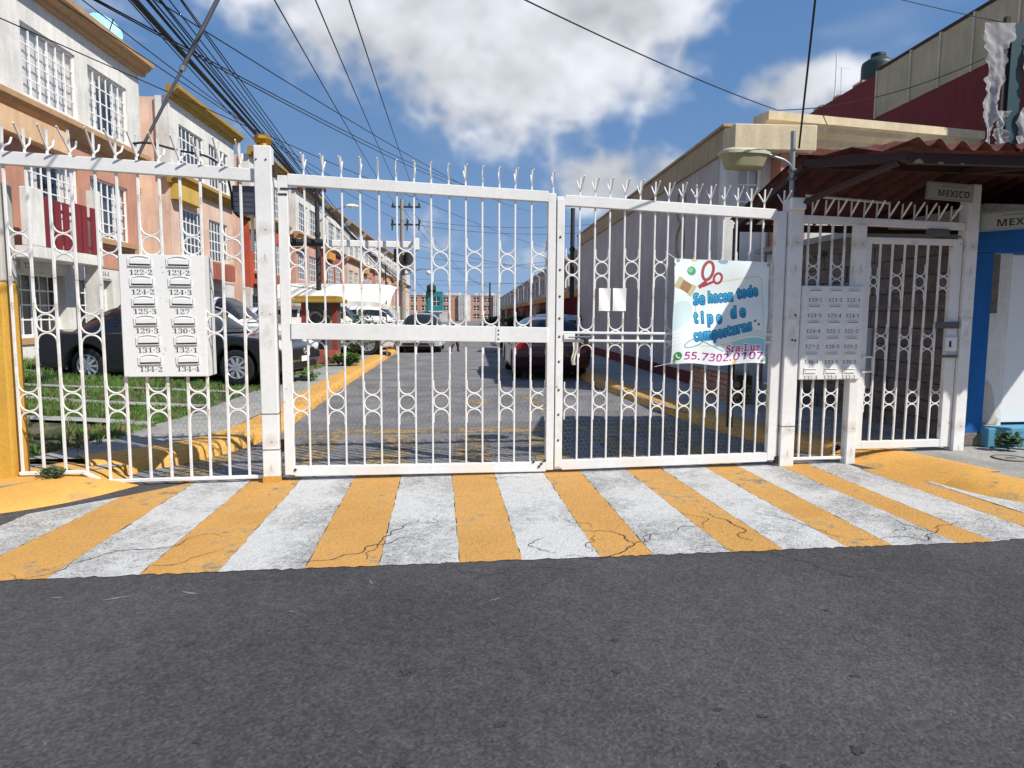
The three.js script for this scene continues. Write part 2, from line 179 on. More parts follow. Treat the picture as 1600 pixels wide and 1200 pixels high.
  // painted figures worn into the roadway
  part('painted_figure', sheet([[.98, -10.1], [1.18, -10.1], [1.12, -11.9], [.92, -11.9], [.7, -11.4], [.92, -11.5]], .0045), M.wornYellow, st);
  { const s = new THREE.Shape(), h = new THREE.Path(); s.absellipse(1.85, 11, .46, .95, 0, 7, false); h.absellipse(1.85, 11, .22, .62, 0, 7, true); s.holes.push(h); const g = new THREE.ShapeGeometry(s, 20); g.rotateX(-Math.PI / 2); g.translate(0, .0045, 0); part('painted_figure', metreUV(g), M.wornYellow, st); }
  part('painted_figure', sheet([[-.05, -10.9], [.25, -10.9], [.25, -11.5], [-.05, -11.4]], .0045), M.wornYellow, st);

  // kerbs, painted yellow, and the pavements behind them
  const kerb = (path, prof) => { const k = struct('kerb'); part('kerb_stone', sweep(path, prof), M.kerbYellow, k); return k; };
  kerb([[-3.25, -6.02], [-2.75, -6.5], [-2.42, -7.2], [-2.3, -8], [-2.45, -12], [-2.62, -18], [-2.82, -26], [-3.3, -60]], [[-.02, -.02], [.0, .07], [.03, .115], [.09, .135], [.38, .14], [.42, .12], [.42, 0]]);
  kerb([[-2.72, -5.74], [-2.98, -5.25], [-3.3, -4.95], [-3.9, -4.7], [-6, -4.5], [-12, -4.2]].map(([x, z]) => [x, z]), [[.02, -.02], [-.0, .008], [-.12, .05], [-.3, .085], [-.55, .105], [-.95, .105], [-1.1, .06]]);
  kerb([[3.55, -6.62], [3.74, -6.2], [3.88, -5.8], [3.98, -5.4]], [[-.03, -.01], [0, .008], [.08, .035], [.18, .07], [.3, .095], [.42, .108], [.52, .106], [.54, .08]]);
  kerb([[3.96, -5.46], [4.1, -5.05], [4.5, -4.68], [5.6, -4.5], [12, -4.9]], [[-.03, -.01], [0, .008], [.06, .04], [.14, .075], [.26, .098], [.42, .106], [.5, .08]]);
  kerb([[3.62, -6.66], [3.2, -7.6], [2.85, -9.6], [2.5, -14], [2.45, -18], [2.5, -28]], [[.02, -.01], [0, .07], [-.03, .11], [-.1, .13], [-.36, .13], [-.4, 0]]);
  const pv = struct('pavement');
  part('slab', sheet([[4.06, -7.6], [4.06, -6.4], [4.3, -5.75], [4.42, -5.25], [4.85, -4.96], [5.7, -4.82], [14, -5.2], [14, -7.6]], .1), M.concrete, pv);
  part('slab', sheet([[-14, -4.9], [-3.6, -5.2], [-3.0, -6.1], [-14, -6.3]], .1), M.concrete, pv);
  part('slab', sheet([[2.75, -9.9], [3.3, -7.5], [3.75, -6.65], [5, -6.8], [5, -29], [2.75, -29]], .11), M.concrete, pv);
  part('manhole_cover', metreUV(new THREE.CylinderGeometry(.14, .14, .012, 28).translate(5.0, .1, -6.05)), std(srgb(150, 146, 140), .8), pv); part('manhole_rim', metreUV(new THREE.TorusGeometry(.14, .012, 6, 28).rotateX(Math.PI / 2).translate(5.0, .102, -6.05)), M.mortar, pv); part('lifting_slot', box(4.96, 5.05, .107, .1095, -6.065, -6.04), M.black, pv);
  part('walk', sheet([[-3.35, -6.2], [-2.7, -7.4], [-2.72, -9], [-3.1, -26], [-3.6, -60], [-4.3, -60], [-4.0, -26], [-3.55, -9], [-3.9, -6.2]], .128), M.concrete, pv);
}
const lawnY = (x, z) => .1 + Math.max(0, Math.min(1, (-3.5 - x) / 5.6)) * .27 + (fbm(x * .1 + 5, z * .1 + 5, 8, 3, 301) - .5) * .06;
{
  const lawn = struct('lawn');
  part('soil', grid(40, 90, (u, v) => { const x = -9.6 + u * 6.1, z = -6.2 - v * 60; return [x, lawnY(x, z), z, x, z]; }), M.soil, lawn);
  for (const z of [-8.0, -9.5, -11.2, -13.0, -15.2, -17.6, -20.4, -24]) part('paving_strip', grid(16, 1, (u, v) => { const x = -9.2 + u * 5.5, zz = z - v * .26 + Math.sin(u * 5) * .05; return [x, lawnY(x, zz) + .035, zz, x, zz]; }), M.concrete, lawn);
  // grass: blades gathered in tufts
  const B = [], I = []; const br = rngOf(77); for (let k = 0; k < 7; k++) { const a = br() * 6.3, l = .5 + br() * .5, w = .035 + br() * .03, ox = (br() - .5) * .5, oz = (br() - .5) * .5, lean = .2 + br() * .55, o = B.length / 3; B.push(ox - Math.sin(a) * w, 0, oz + Math.cos(a) * w, ox + Math.sin(a) * w, 0, oz - Math.cos(a) * w, ox + Math.cos(a) * lean * l * .4 + Math.sin(a) * w * .7, l * .6, oz + Math.sin(a) * lean * l * .4 - Math.cos(a) * w * .7, ox + Math.cos(a) * lean * l, l, oz + Math.sin(a) * lean * l); I.push(o, o + 1, o + 2, o, o + 2, o + 3); }
  const tg = new THREE.BufferGeometry(); tg.setAttribute('position', new THREE.Float32BufferAttribute(B, 3)); tg.setIndex(I); tg.computeVertexNormals();
  const gm = new THREE.MeshPhysicalMaterial({ color: 0xffffff, roughness: .9, transmission: .2, thickness: 0, side: THREE.DoubleSide });
  const N = 17000, im = new THREE.InstancedMesh(tg, gm, N), mt = new THREE.Matrix4(), q = new THREE.Quaternion(), e = new THREE.Euler(), c = new THREE.Color(); const strips = [-8.0, -9.5, -11.2, -13.0, -15.2, -17.6, -20.4, -24]; let n = 0, guard = 0;
  while (n < N && guard++ < 200000) {
    const z = -6.5 - Math.pow(rnd(), 1.5) * 24, edge = n % 23 === 0, x = -9.25 + rnd() * 5.65; if (strips.some(s => z < s + .03 && z > s - .29)) continue;
    const d = fbm(x * .13 + 3, z * .13 + 3, 8, 4, 311); if (z > -8 && d < .55 && rnd() < .8) continue; if (d < .4 && rnd() < .75) continue;
    const lush = x < -7.5 ? 1.5 : 1, s = (.07 + rnd() * .075) * lush * (.7 + d * .7); e.set(rr(-.2, .2), rnd() * 6.3, rr(-.2, .2)); q.setFromEuler(e); mt.compose(new THREE.Vector3(x, lawnY(x, z) - .005, z), q, new THREE.Vector3(s, s * .9, s)); im.setMatrixAt(n, mt);
    const dry = rnd(); c.setRGB(.075 + dry * .06, .16 + rnd() * .09, .022 + dry * .02); if (dry > .84 || (z > -8.2 && dry > .55)) c.setRGB(.24, .2, .08); im.setColorAt(n, c); n++;
  }
  im.count = n; shad(im); im.name = 'grass'; im.userData = { kind: 'stuff', label: 'green grass growing in rows between concrete strips behind the white fence', category: 'grass' }; scene.add(im);
}
// ================================================================ GATE LINE (u metres along the gate from its big post, y up, w towards the road)
const GL = new THREE.Vector3(-1.644, 0, -5.827), GA = 5.853 * R, gd = new THREE.Vector3(Math.cos(GA), 0, -Math.sin(GA)), gw = new THREE.Vector3(Math.sin(GA), 0, Math.cos(GA));
const gp = (u, w = 0, y = 0) => { const p = GL.clone().addScaledVector(gd, u).addScaledVector(gw, w); return [p.x, y, p.z]; };
const gthing = (name, label, cat, u0, y0 = 0, w0 = 0, group) => thing(name, label, cat, gp(u0, w0, y0), GA, group);
const lerp = (a, b, t) => a + (b - a) * t;
const ringCache = {};
function ringGeos(r, tubeR) { const k = r.toFixed(3) + tubeR; return ringCache[k] ??= { ring: new THREE.TorusGeometry(r, tubeR, 6, 28), up: new THREE.TorusGeometry(r, tubeR, 6, 16, Math.PI), down: mergeGeometries([new THREE.TorusGeometry(r, tubeR, 6, 16, Math.PI).rotateZ(Math.PI)].map(prep)) }; }
function scrolls(t, bars, u0, y, parity, tr = .0062, w = 0, hide) {
  for (let k = parity; k < bars.length - 1; k += 2) { const a = bars[k], b = bars[k + 1], c = (a + b) / 2; if (hide && hide(c, y)) continue; const r = Math.round(((b - a) / 2 - .008) * 500) / 500, g = ringGeos(r, tr); const dy = rr(-.006, .006);
    for (const [n, ge, yy] of [['ring', g.ring, 0], ['arc', g.down, 2 * r + tr], ['arc', g.up, -2 * r - tr]]) { const m = part(n, ge, M.metal, t); m.position.set(c - u0, y + dy + yy, w); }
    for (const s of [-1, 1]) for (const v of [-1, 1]) { const m = part('arc_tail', tailGeo, M.metal, t); m.position.set(c - u0 + s * r, y + dy + v * (2 * r + tr + .025), w); } }
}
const tailGeo = new THREE.CylinderGeometry(.0062, .0062, .05, 6);
const spikeGeo = mergeGeometries([bar([0, -.02, 0], [0, .17, 0], .013, .01), bar([0, .045, 0], [0, .155, .115], .009, .009), bar([0, .045, 0], [0, .15, -.115], .009, .009)].map(prep));
const spikeOne = mergeGeometries([bar([0, -.02, 0], [0, .15, 0], .011, .01), bar([0, .02, 0], [0, .15, .115], .012, .012)].map(prep));
const spikeBent = mergeGeometries([bar([0, -.02, 0], [0, .2, 0], .016, .012), bar([0, .04, 0], [0, .19, .17], .011, .011), tube([[0, .03, 0], [0, .06, -.04], [0, .09, -.1], [0, .14, -.13]], .009, 8, 5)].map(prep));
function spike(t, u, y, geo = spikeGeo) { const m = part('spike', geo, M.metal, t); m.position.set(u, y, 0); m.rotation.set(rr(-.05, .05), rr(-.12, .12), rr(-.04, .04)); }
function hexMesh(u0, u1, y0, y1, a = .024, r = .0009) {      // chicken wire, a = side of a cell
  const P = [], I = []; const seg = (x0, y0_, x1, y1_) => { const dx = x1 - x0, dy = y1_ - y0_, l = Math.hypot(dx, dy), nx = -dy / l, ny = dx / l, o = P.length / 3, bz = .004 * Math.sin(x0 * 9 + y0_ * 5); for (const [x, y] of [[x0, y0_], [x1, y1_]]) { P.push(x + nx * r, y + ny * r, bz, x - nx * r * .5, y - ny * r * .5, bz + r, x - nx * r * .5, y - ny * r * .5, bz - r); } for (let k = 0; k < 3; k++) { const q = (k + 1) % 3; I.push(o + k, o + q, o + 3 + k, o + 3 + k, o + q, o + 3 + q); } };
  const h = a * Math.sqrt(3); let row = 0; for (let y = y0; y < y1; y += a * 1.5, row++) for (let x = u0 + (row % 2 ? h / 2 : 0); x < u1; x += h) { const sag = .006 * Math.sin(x * 7); seg(x, y + sag, x + h / 2, y + a / 2 + sag); seg(x + h / 2, y + a / 2 + sag, x + h, y + sag); seg(x + h / 2, y + a / 2 + sag, x + h / 2, y + 1.5 * a + sag); }
  const g = new THREE.BufferGeometry(); g.setAttribute('position', new THREE.Float32BufferAttribute(P, 3)); g.setIndex(I); g.computeVertexNormals(); return g;
}
const wireMat = std(srgb(120, 118, 114), .5, { metalness: .5 });
// ---- fixed fence panel
{
  const u0 = -1, t = gthing('fence_panel', 'fixed white steel fence panel with ring scrolls and bent spikes, in front of the lawn', 'fence', u0);
  const bars = [-1.936, -1.78, -1.622, -1.462, -1.293, -1.139, -.984, -.824, -.671, -.521, -.37, -.214], yt = u => lerp(2.577, 2.513, (u + 1.95) / 1.83), yb = u => u < -1.5 ? .128 : u < -1.38 ? lerp(.128, .06, (u + 1.5) / .12) : .045;
  part('top_rail', rail([-2.6 - u0, yt(-2.6), 0], [-.1 - u0, yt(-.1), 0], .1, .06), M.metal, t);
  part('bottom_rail', [rail([-1.96 - u0, .128, 0], [-1.48 - u0, .128, 0], .03, .03), rail([-1.5 - u0, .13, 0], [-1.36 - u0, .05, 0], .03, .03), rail([-1.38 - u0, .045, 0], [-.1 - u0, .045, 0], .03, .03)], M.metal, t);
  for (const b of [...bars]) { const s = rr(-.008, .008), seg = (y0, y1) => part('bar', bar([b - u0, y0, 0], [b - u0 + s * .3, y1, 0], .022, .018, .004), M.metal, t); if (b > -1.13 && b < -.5) { seg(yb(b), .9); seg(1.86, yt(b) - .04); } else seg(yb(b), yt(b) - .04); spike(t, b - u0, yt(b) + .045, spikeBent); }
  spike(t, -2.1 - u0, yt(-2.1) + .045, spikeBent); spike(t, -2.26 - u0, yt(-2.26) + .045, spikeBent);
  const hide = (c, y) => c > -1.16 && c < -.47 && y < 1.9 && y > .8;
  const all = [...bars, -.09]; scrolls(t, bars, u0, 1.94, 0, .0075, 0, hide); scrolls(t, all, u0, 1.317, 1, .0075, 0, hide); scrolls(t, bars, u0, .693, 0, .0075, 0, hide);
  const wm = part('wire_mesh', hexMesh(-.85 - u0, -.1 - u0, .06, .8), wireMat, t); wm.position.z = -.02; wm.userData.kind = 'stuff';
}
// ---- posts
{
  const p = gthing('gate_post', 'thick white gate post with a brass knob on top', 'post', -.03);
  part('shaft', box(-.065, .07, 0, 2.74, -.065, .065, .008), M.metal, p);
  const kn = new THREE.SphereGeometry(.078, 8, 6); kn.scale(1, .62, .85); kn.rotateY(.5); kn.translate(.0, .05 + 2.745, 0); const cap = part('knob', kn.toNonIndexed(), M.brass, p); cap.geometry.computeVertexNormals(); part('knob_base', metreUV(new THREE.CylinderGeometry(.045, .06, .03, 8).translate(0, 2.755, 0)), M.brass, p);
  for (const u of [-.045, .03]) part('bolt', new THREE.SphereGeometry(.008, 8, 6).translate(u, 2.63, .067), M.steel, p);
  for (const y of [.28, .58]) part('wire_tie', box(-.068, .073, y, y + .006, -.068, .068), M.steel, p); part('painted_foot', box(-.067, .072, -.01, .06, -.067, .067), M.kerbYellow, p);
  part('hinge', [metreUV(new THREE.CylinderGeometry(.022, .022, .09, 10).translate(.09, 2.55, .02)), metreUV(new THREE.CylinderGeometry(.022, .022, .1, 10).translate(.085, .3, -.02))], M.beam, p);
  const q = gthing('gate_post', 'white gate post carrying the street lamp pole beside the mailbox panel', 'post', 4.62);
  part('shaft', box(-.072, .07, 0, 2.47, -.06, .06, .008), M.metal, q); part('collar', box(-.085, .06, 2.37, 2.475, .062, .1, .01), M.metal, q); part('wire_tie', box(-.075, .073, .38, .386, -.063, .063), M.steel, q); for (const [u, y] of [[.0, 1.19], [.03, 1.185], [.02, 1.42]]) part('bolt', new THREE.SphereGeometry(.011, 8, 6).translate(u, y, .062), M.steel, q);
  part('hinge', metreUV(new THREE.CylinderGeometry(.024, .024, .07, 10).translate(-.09, .06, .02)), M.beam, q);
  const d = gthing('gate_post', 'white steel post between the mailbox panel and the walk-through door', 'post', 5.29); part('shaft', box(-.05, .048, 0, 2.26, -.045, .045, .006), M.metal, d);
  const e = gthing('gate_post', 'white steel end post at the blue wall, holding the street plates', 'post', 6.44); part('shaft', box(-.06, .06, .1, 2.66, -.06, .06, .006), M.metal, e);
}
// ---- vehicle leaves
function leaf(label, frame, bars, rows, sliderate) {
  const { uL, uR, sL, sR, top, bot } = frame, u0 = (uL + uR) / 2, t = gthing('gate_leaf', label, 'gate', u0), yt = u => lerp(top[0], top[1], (u - uL) / (uR - uL)), yb = u => lerp(bot[0], bot[1], (u - uL) / (uR - uL));
  part('stile', box(uL - u0, uL + sL - u0, yb(uL) - .03, yt(uL) + .03, -.03, .03, .006), M.metal, t); part('stile', box(uR - sR - u0, uR - u0, yb(uR) - .03, yt(uR) + .03, -.03, .03, .006), M.metal, t);
  part('top_rail', rail([uL + sL - u0 - .002, yt(uL), .002], [uR - sR - u0 + .002, yt(uR), .002], .092, .056), M.metal, t); part('bottom_rail', rail([uL + sL - u0 - .002, yb(uL), .002], [uR - sR - u0 + .002, yb(uR), .002], .085, .056), M.metal, t);
  for (const b of bars.slice(1, -1)) { part('bar', bar([b - u0, yb(b) + .03, 0], [b - u0 + rr(-.004, .004), yt(b) - .03, 0], .0155, .0155, .003), M.metal, t); }
  for (const b of [...bars.slice(1, -1), uR - .02]) spike(t, b - u0, yt(b) + .045);
  scrolls(t, bars, u0, rows[0], 0); scrolls(t, bars, u0, rows[1], 1); scrolls(t, bars, u0, rows[2], 0);
  const wm = part('wire_mesh', hexMesh(uL + sL - u0, uR - sR - u0, yb(uL), .78), wireMat, t); wm.position.z = -.018; wm.userData.kind = 'stuff';
  return [t, u0];
}
{
  const b1 = [.146, .281, .431, .58, .73, .877, 1.023, 1.17, 1.314, 1.46, 1.603, 1.747, 1.892, 2.028, 2.172, 2.312], b2 = [2.471, 2.6, 2.737, 2.871, 3.01, 3.146, 3.283, 3.409, 3.54, 3.671, 3.803, 3.936, 4.064, 4.196, 4.322, 4.44];
  const [l1, v1] = leaf('white vehicle gate leaf with a wide flat plate across its middle', { uL: .075, uR: 2.381, sL: .08, sR: .07, top: [2.488, 2.42], bot: [.085, .06] }, b1, [1.868, 1.25, .657]);
  part('middle_plate', rail([.155 - v1, 1.265, .032], [2.315 - v1, 1.233, .032], .135, .02), M.metal, l1); part('plate_joint', box(1.86 - v1, 1.9 - v1, 1.17, 1.305, .043, .047), M.metal, l1); for (const y of [1.2, 1.24, 1.275]) part('bolt', new THREE.SphereGeometry(.008, 8, 6).translate(1.88 - v1, y, .047), M.steel, l1);
  part('corner_patch', [box(.08 - v1, .15 - v1, 2.36, 2.375, .03, .034), box(.1 - v1, .26 - v1, 2.405, 2.42, .031, .036)], M.beam, l1); for (const [u, y] of [[2.2, .11], [2.27, .09], [2.3, .12], [2.25, .065], [.16, .1]]) part('bolt', new THREE.SphereGeometry(.012, 8, 6).translate(u - v1, y, .032), M.beam, l1);
  const [l2, v2] = leaf('white vehicle gate leaf with two thin middle rails and a sliding bolt', { uL: 2.388, uR: 4.535, sL: .07, sR: .1, top: [2.395, 2.33], bot: [.07, .088] }, b2, [1.82, 1.215, .65]);
  part('middle_rail', rail([2.455 - v2, 1.255, .012], [4.44 - v2, 1.24, .012], .022, .02), M.metal, l2); part('middle_rail', rail([2.455 - v2, 1.185, .012], [4.44 - v2, 1.17, .012], .022, .02), M.metal, l2);
  part('bolt_housing', box(2.458 - v2, 2.56 - v2, 1.195, 1.243, .02, .05, .006), M.metal, l2); part('sliding_bolt', rod([2.5 - v2, 1.215, .04], [2.7 - v2, 1.213, .04], .012), M.steel, l2);
  part('padlock', box(2.64 - v2, 2.68 - v2, 1.15, 1.21, .045, .065, .008), M.black, l2); part('meeting_strip', box(2.392 - v2, 2.45 - v2, .06, 2.4, .031, .037), M.metal, l2);
  for (const y of [.3, .53, .75, 1.0, 1.22, 1.38, 1.57, 1.8, 2.08]) part('bolt', new THREE.SphereGeometry(.011, 8, 6).scale(1, 1, .7).translate(2.42 - v2, y, .038), M.steel, l2);
}
// ---- mailbox panel with transom, and the walk-through door
{
  const u0 = 5, t = gthing('fence_panel', 'narrow white barred panel behind the grey-lit mailboxes next to the door', 'fence', u0); const bars = [4.772, 4.89, 5.015, 5.14];
  for (const b of bars) { part('bar', bar([b - u0, .06, 0], [b - u0, .84, 0], .018, .018, .004), M.metal, t); part('bar', bar([b - u0, 1.67, 0], [b - u0, 2.27, 0], .018, .018, .004), M.metal, t); }
  part('bottom_rail', rail([4.69 - u0, .06, 0], [5.24 - u0, .06, 0], .028, .03), M.metal, t); scrolls(t, bars, u0, .62, 0); scrolls(t, bars, u0, 1.82, 0);
  part('transom', rail([4.692 - u0, 2.298, .002], [6.378 - u0, 2.27, .002], .07, .06), M.metal, t); for (let k = 0; k < 12; k++) spike(t, 4.8 + k * .131 - u0, 2.33 - k * .002, spikeOne);
  const wm = part('wire_mesh', hexMesh(4.7 - u0, 5.23 - u0, .07, .45), wireMat, t); wm.position.z = -.018; wm.userData.kind = 'stuff';
  const v0 = 5.85, d = gthing('walk_through_door', 'white barred pedestrian door with a lock box, beside the blue wall', 'door', v0), db = [5.42, 5.506, 5.634, 5.763, 5.884, 6.009, 6.14, 6.258];
  part('stile', box(5.345 - v0, 5.41 - v0, .14, 2.15, -.025, .025, .005), M.metal, d); part('stile', box(6.262 - v0, 6.372 - v0, .14, 2.15, -.025, .025, .005), M.metal, d); part('top_rail', box(5.41 - v0, 6.262 - v0, 2.09, 2.15, -.023, .023, .005), M.metal, d); part('bottom_rail', box(5.41 - v0, 6.262 - v0, .14, .215, -.023, .023, .005), M.metal, d);
  for (const b of db.slice(1, -1)) part('bar', bar([b - v0, .2, 0], [b - v0 + .01, 2.1, 0], .018, .018, .004), M.metal, d);
  scrolls(d, db, v0, 1.745, 0); scrolls(d, db, v0, 1.164, 1); scrolls(d, db, v0, .624, 0);
  part('lock_box', box(6.23 - v0, 6.35 - v0, 1.08, 1.22, .028, .06, .008), M.metal, d); part('lock_shield', [box(6.12 - v0, 6.36 - v0, 1.3, 1.365, .028, .06, .006), box(6.16 - v0, 6.36 - v0, 1.02, 1.045, .028, .06)], M.steel, d); part('key_slot', box(6.26 - v0, 6.282 - v0, 1.12, 1.18, .06, .0625), M.black, d);
  part('strike_plate', [box(5.36 - v0, 5.48 - v0, .88, .895, .026, .05), box(5.36 - v0, 5.48 - v0, 1.02, 1.035, .026, .05), box(5.465 - v0, 5.48 - v0, .89, 1.03, .026, .05)], M.metal, d); part('cover_sheet', box(5.41 - v0, 5.5 - v0, .72, 1.3, -.03, -.027), M.galv, d);
  part('door_closer', [box(5.98 - v0, 6.2 - v0, 2.19, 2.235, .0, .05, .006), rod([6.1 - v0, 2.2, .03], [6.33 - v0, 2.17, .03], .01)], M.steel, d);
}
// ---- mailbox cabinets: numbers are stencilled print, slots are real
function cabinet(name, label, ua, ub, ya, yb_, wa, wb, cols, rows, nums, opt) {
  const W = ub - ua, H = yb_ - ya, u0 = (ua + ub) / 2, t = gthing(name, label, 'mailbox', u0, ya, 0), PX = 1000;
  const tx = canvasTex(Math.round(W * PX), Math.round(H * PX), (c, w, h) => { c.fillStyle = opt.bg; c.fillRect(0, 0, w, h); const q = rngOf(opt.seed); for (let i = 0; i < 900; i++) { const s = q(); c.fillStyle = s > .93 ? 'rgba(120,96,70,.28)' : `rgba(${170 + q() * 40},${165 + q() * 40},${155 + q() * 40},.12)`; c.beginPath(); c.ellipse(q() * w, q() * h, 1 + q() * q() * 22, 1 + q() * 5, q() * 3, 0, 7); c.fill(); }
    nums.forEach((n, i) => { const r = Math.floor(i / cols), k = i % cols, x = (opt.cx[k] + opt.shift * r) * w, y = h - (opt.y0 - opt.dy * r - opt.nd) * PX; c.fillStyle = opt.ink; c.font = `bold ${opt.fs}px serif`; c.textAlign = 'center'; c.textBaseline = 'middle'; c.save(); c.translate(x, y); c.rotate((q() - .5) * .05); c.scale(1.22, 1); c.fillText(n, 0, 0); c.restore(); c.fillStyle = opt.bg; for (let j = -3; j < 4; j++) c.fillRect(x + j * 17 + q() * 6, y - 22, 2, 44); }); });
  part('cabinet_body', box(-W / 2, W / 2, 0, H, wa, wb, .004), opt.mat, t);
  const pg = new THREE.PlaneGeometry(W - .012, H - .012); pg.translate(0, H / 2, wb + .0025); part('front_plate', pg, std(W1, .5, { map: tx }), t);
  const hood = opt.slot;
  nums.forEach((n, i) => { const r = Math.floor(i / cols), k = i % cols, x = (opt.cx[k] + opt.shift * r - .5) * W, y = opt.y0 - opt.dy * r; const m = part('mail_slot', hood, M.metalPlain, t); m.position.set(x, y, wb + .003); m.rotation.z = rr(-.02, .02); const g = part('slot_opening', opt.gap, M.dark, m); g.position.set(0, opt.gapY, .004); });
  return t;
}
{
  const slotA = mergeGeometries([box(-.075, .075, -.016, .026, 0, .007, .003), box(-.086, .086, -.034, -.029, 0, .012, .002), tube([[-.07, .034, .004], [-.03, .044, .004], [0, .047, .004], [.03, .044, .004], [.07, .034, .004]], .003, 12, 5), box(-.09, -.082, -.03, .03, 0, .006), box(.082, .09, -.03, .03, 0, .006)].map(prep)), gapA = box(-.076, .076, -.005, .005, 0, .005);
  cabinet('mailbox_cabinet', 'white cabinet of twelve numbered letter slots set in the lawn fence panel', -1.137, -.503, .895, 1.866, -.235, .045, 2, 6, ['122·2', '123·2', '124·2', '124·3', '125·3', '127', '129·3', '130·3', '131·3', '132·1', '134·2', '134·4'], { bg: '#e9e8e4', ink: 'rgba(40,38,40,.85)', fs: 58, seed: 4, cx: [.25, .7], shift: .014, y0: .912, dy: .1555, nd: .078, mat: M.metal, slot: slotA, gap: gapA, gapY: -.022 });
  const slotB = mergeGeometries([box(-.056, .056, -.02, .012, 0, .008, .003), box(-.06, .06, .016, .021, 0, .013, .002), box(-.066, -.058, -.03, .03, 0, .006), box(.03, .036, .03, .038, 0, .006), box(-.01, -.004, .034, .04, 0, .006)].map(prep)), gapB = box(-.055, .055, -.003, .003, 0, .004);
  cabinet('mailbox_cabinet', 'white cabinet of eighteen numbered letter slots between gate post and door', 4.695, 5.325, .82, 1.69, -.15, .07, 3, 6, ['120·1', '121·2', '122·1', '123·3', '123·4', '124·1', '124·4', '125·1', '125·2', '127·2', '128·3', '129·2', '130·4', '131·1', '130·2', '132·4', '133·1', '133·2'], { bg: '#e2e2e0', ink: 'rgba(44,44,50,.85)', fs: 48, seed: 8, cx: [.2, .53, .83], shift: -.004, y0: .812, dy: .146, nd: .066, mat: M.metal, slot: slotB, gap: gapB, gapY: .0135 });
}
// ---- gate opener, control box, leaning pipe
{
  const a = gthing('gate_actuator', 'black and white ram of the gate opener fixed behind the gate leaf', 'gate opener', .13, 2.0, -.12);
  part('motor_body', metreUV(rod([0, 0, 0], [.31, .004, 0], .03, .03, 14)), M.black, a); part('ram', box(.31, 1.06, -.028, .028, -.02, .02, .008), M.metal, a); part('bracket', box(1.03, 1.08, -.05, .05, -.02, .1, .006), M.metal, a); part('bracket', box(-.05, .01, -.05, .05, -.03, .03, .006), M.steel, a);
  const c = gthing('control_box', 'grey electrical control box with louvres hung behind the fence by the big post', 'control box', -.2, 2.23, -.2);
  part('case', box(-.11, .1, 0, .225, -.07, .06, .006), M.boxGrey, c); const pl = part('cover', box(-.1, .06, .01, .17, .061, .068), std(srgb(150, 153, 158), .5), c); for (const y of [.05, .09, .13]) part('louvre', box(-.095, .055, y, y + .006, .068, .072), M.boxGrey, pl); part('conduit', metreUV(rod([.03, -.3, 0], [.03, 0, 0], .014)), M.metalPlain, c);
  const P = (u, y, w) => gp(u, w, y);
  solo('power_cable', tube([P(-1.0, 2.72, .02), P(-.9, 2.735, .0), P(-.7, 2.7, -.05), P(-.45, 2.65, -.06), P(-.35, 2.56, -.07), P(-.31, 2.4, -.1), P(-.3, 2.25, -.12), P(-.24, 2.19, -.13), P(-.17, 2.18, -.14)], .009, 50, 6), M.black, 'black cable looping over the fence rail down to the control box', 'cable');
  const r = gthing('leaning_pipe', 'thin dark steel pipe rising at a slant from the fence top', 'pipe', -1.016, 2.6, -.06); part('lower_pipe', rod([0, 0, 0], [.37, .75, -.05], .013), M.steel, r); part('upper_pipe', rod([.37, .75, -.05], [.95, 1.93, -.13], .018), M.steel, r); part('clamp', metreUV(new THREE.CylinderGeometry(.024, .024, .04, 10).rotateZ(-.45).translate(.37, .75, -.05)), M.galv, r);
}
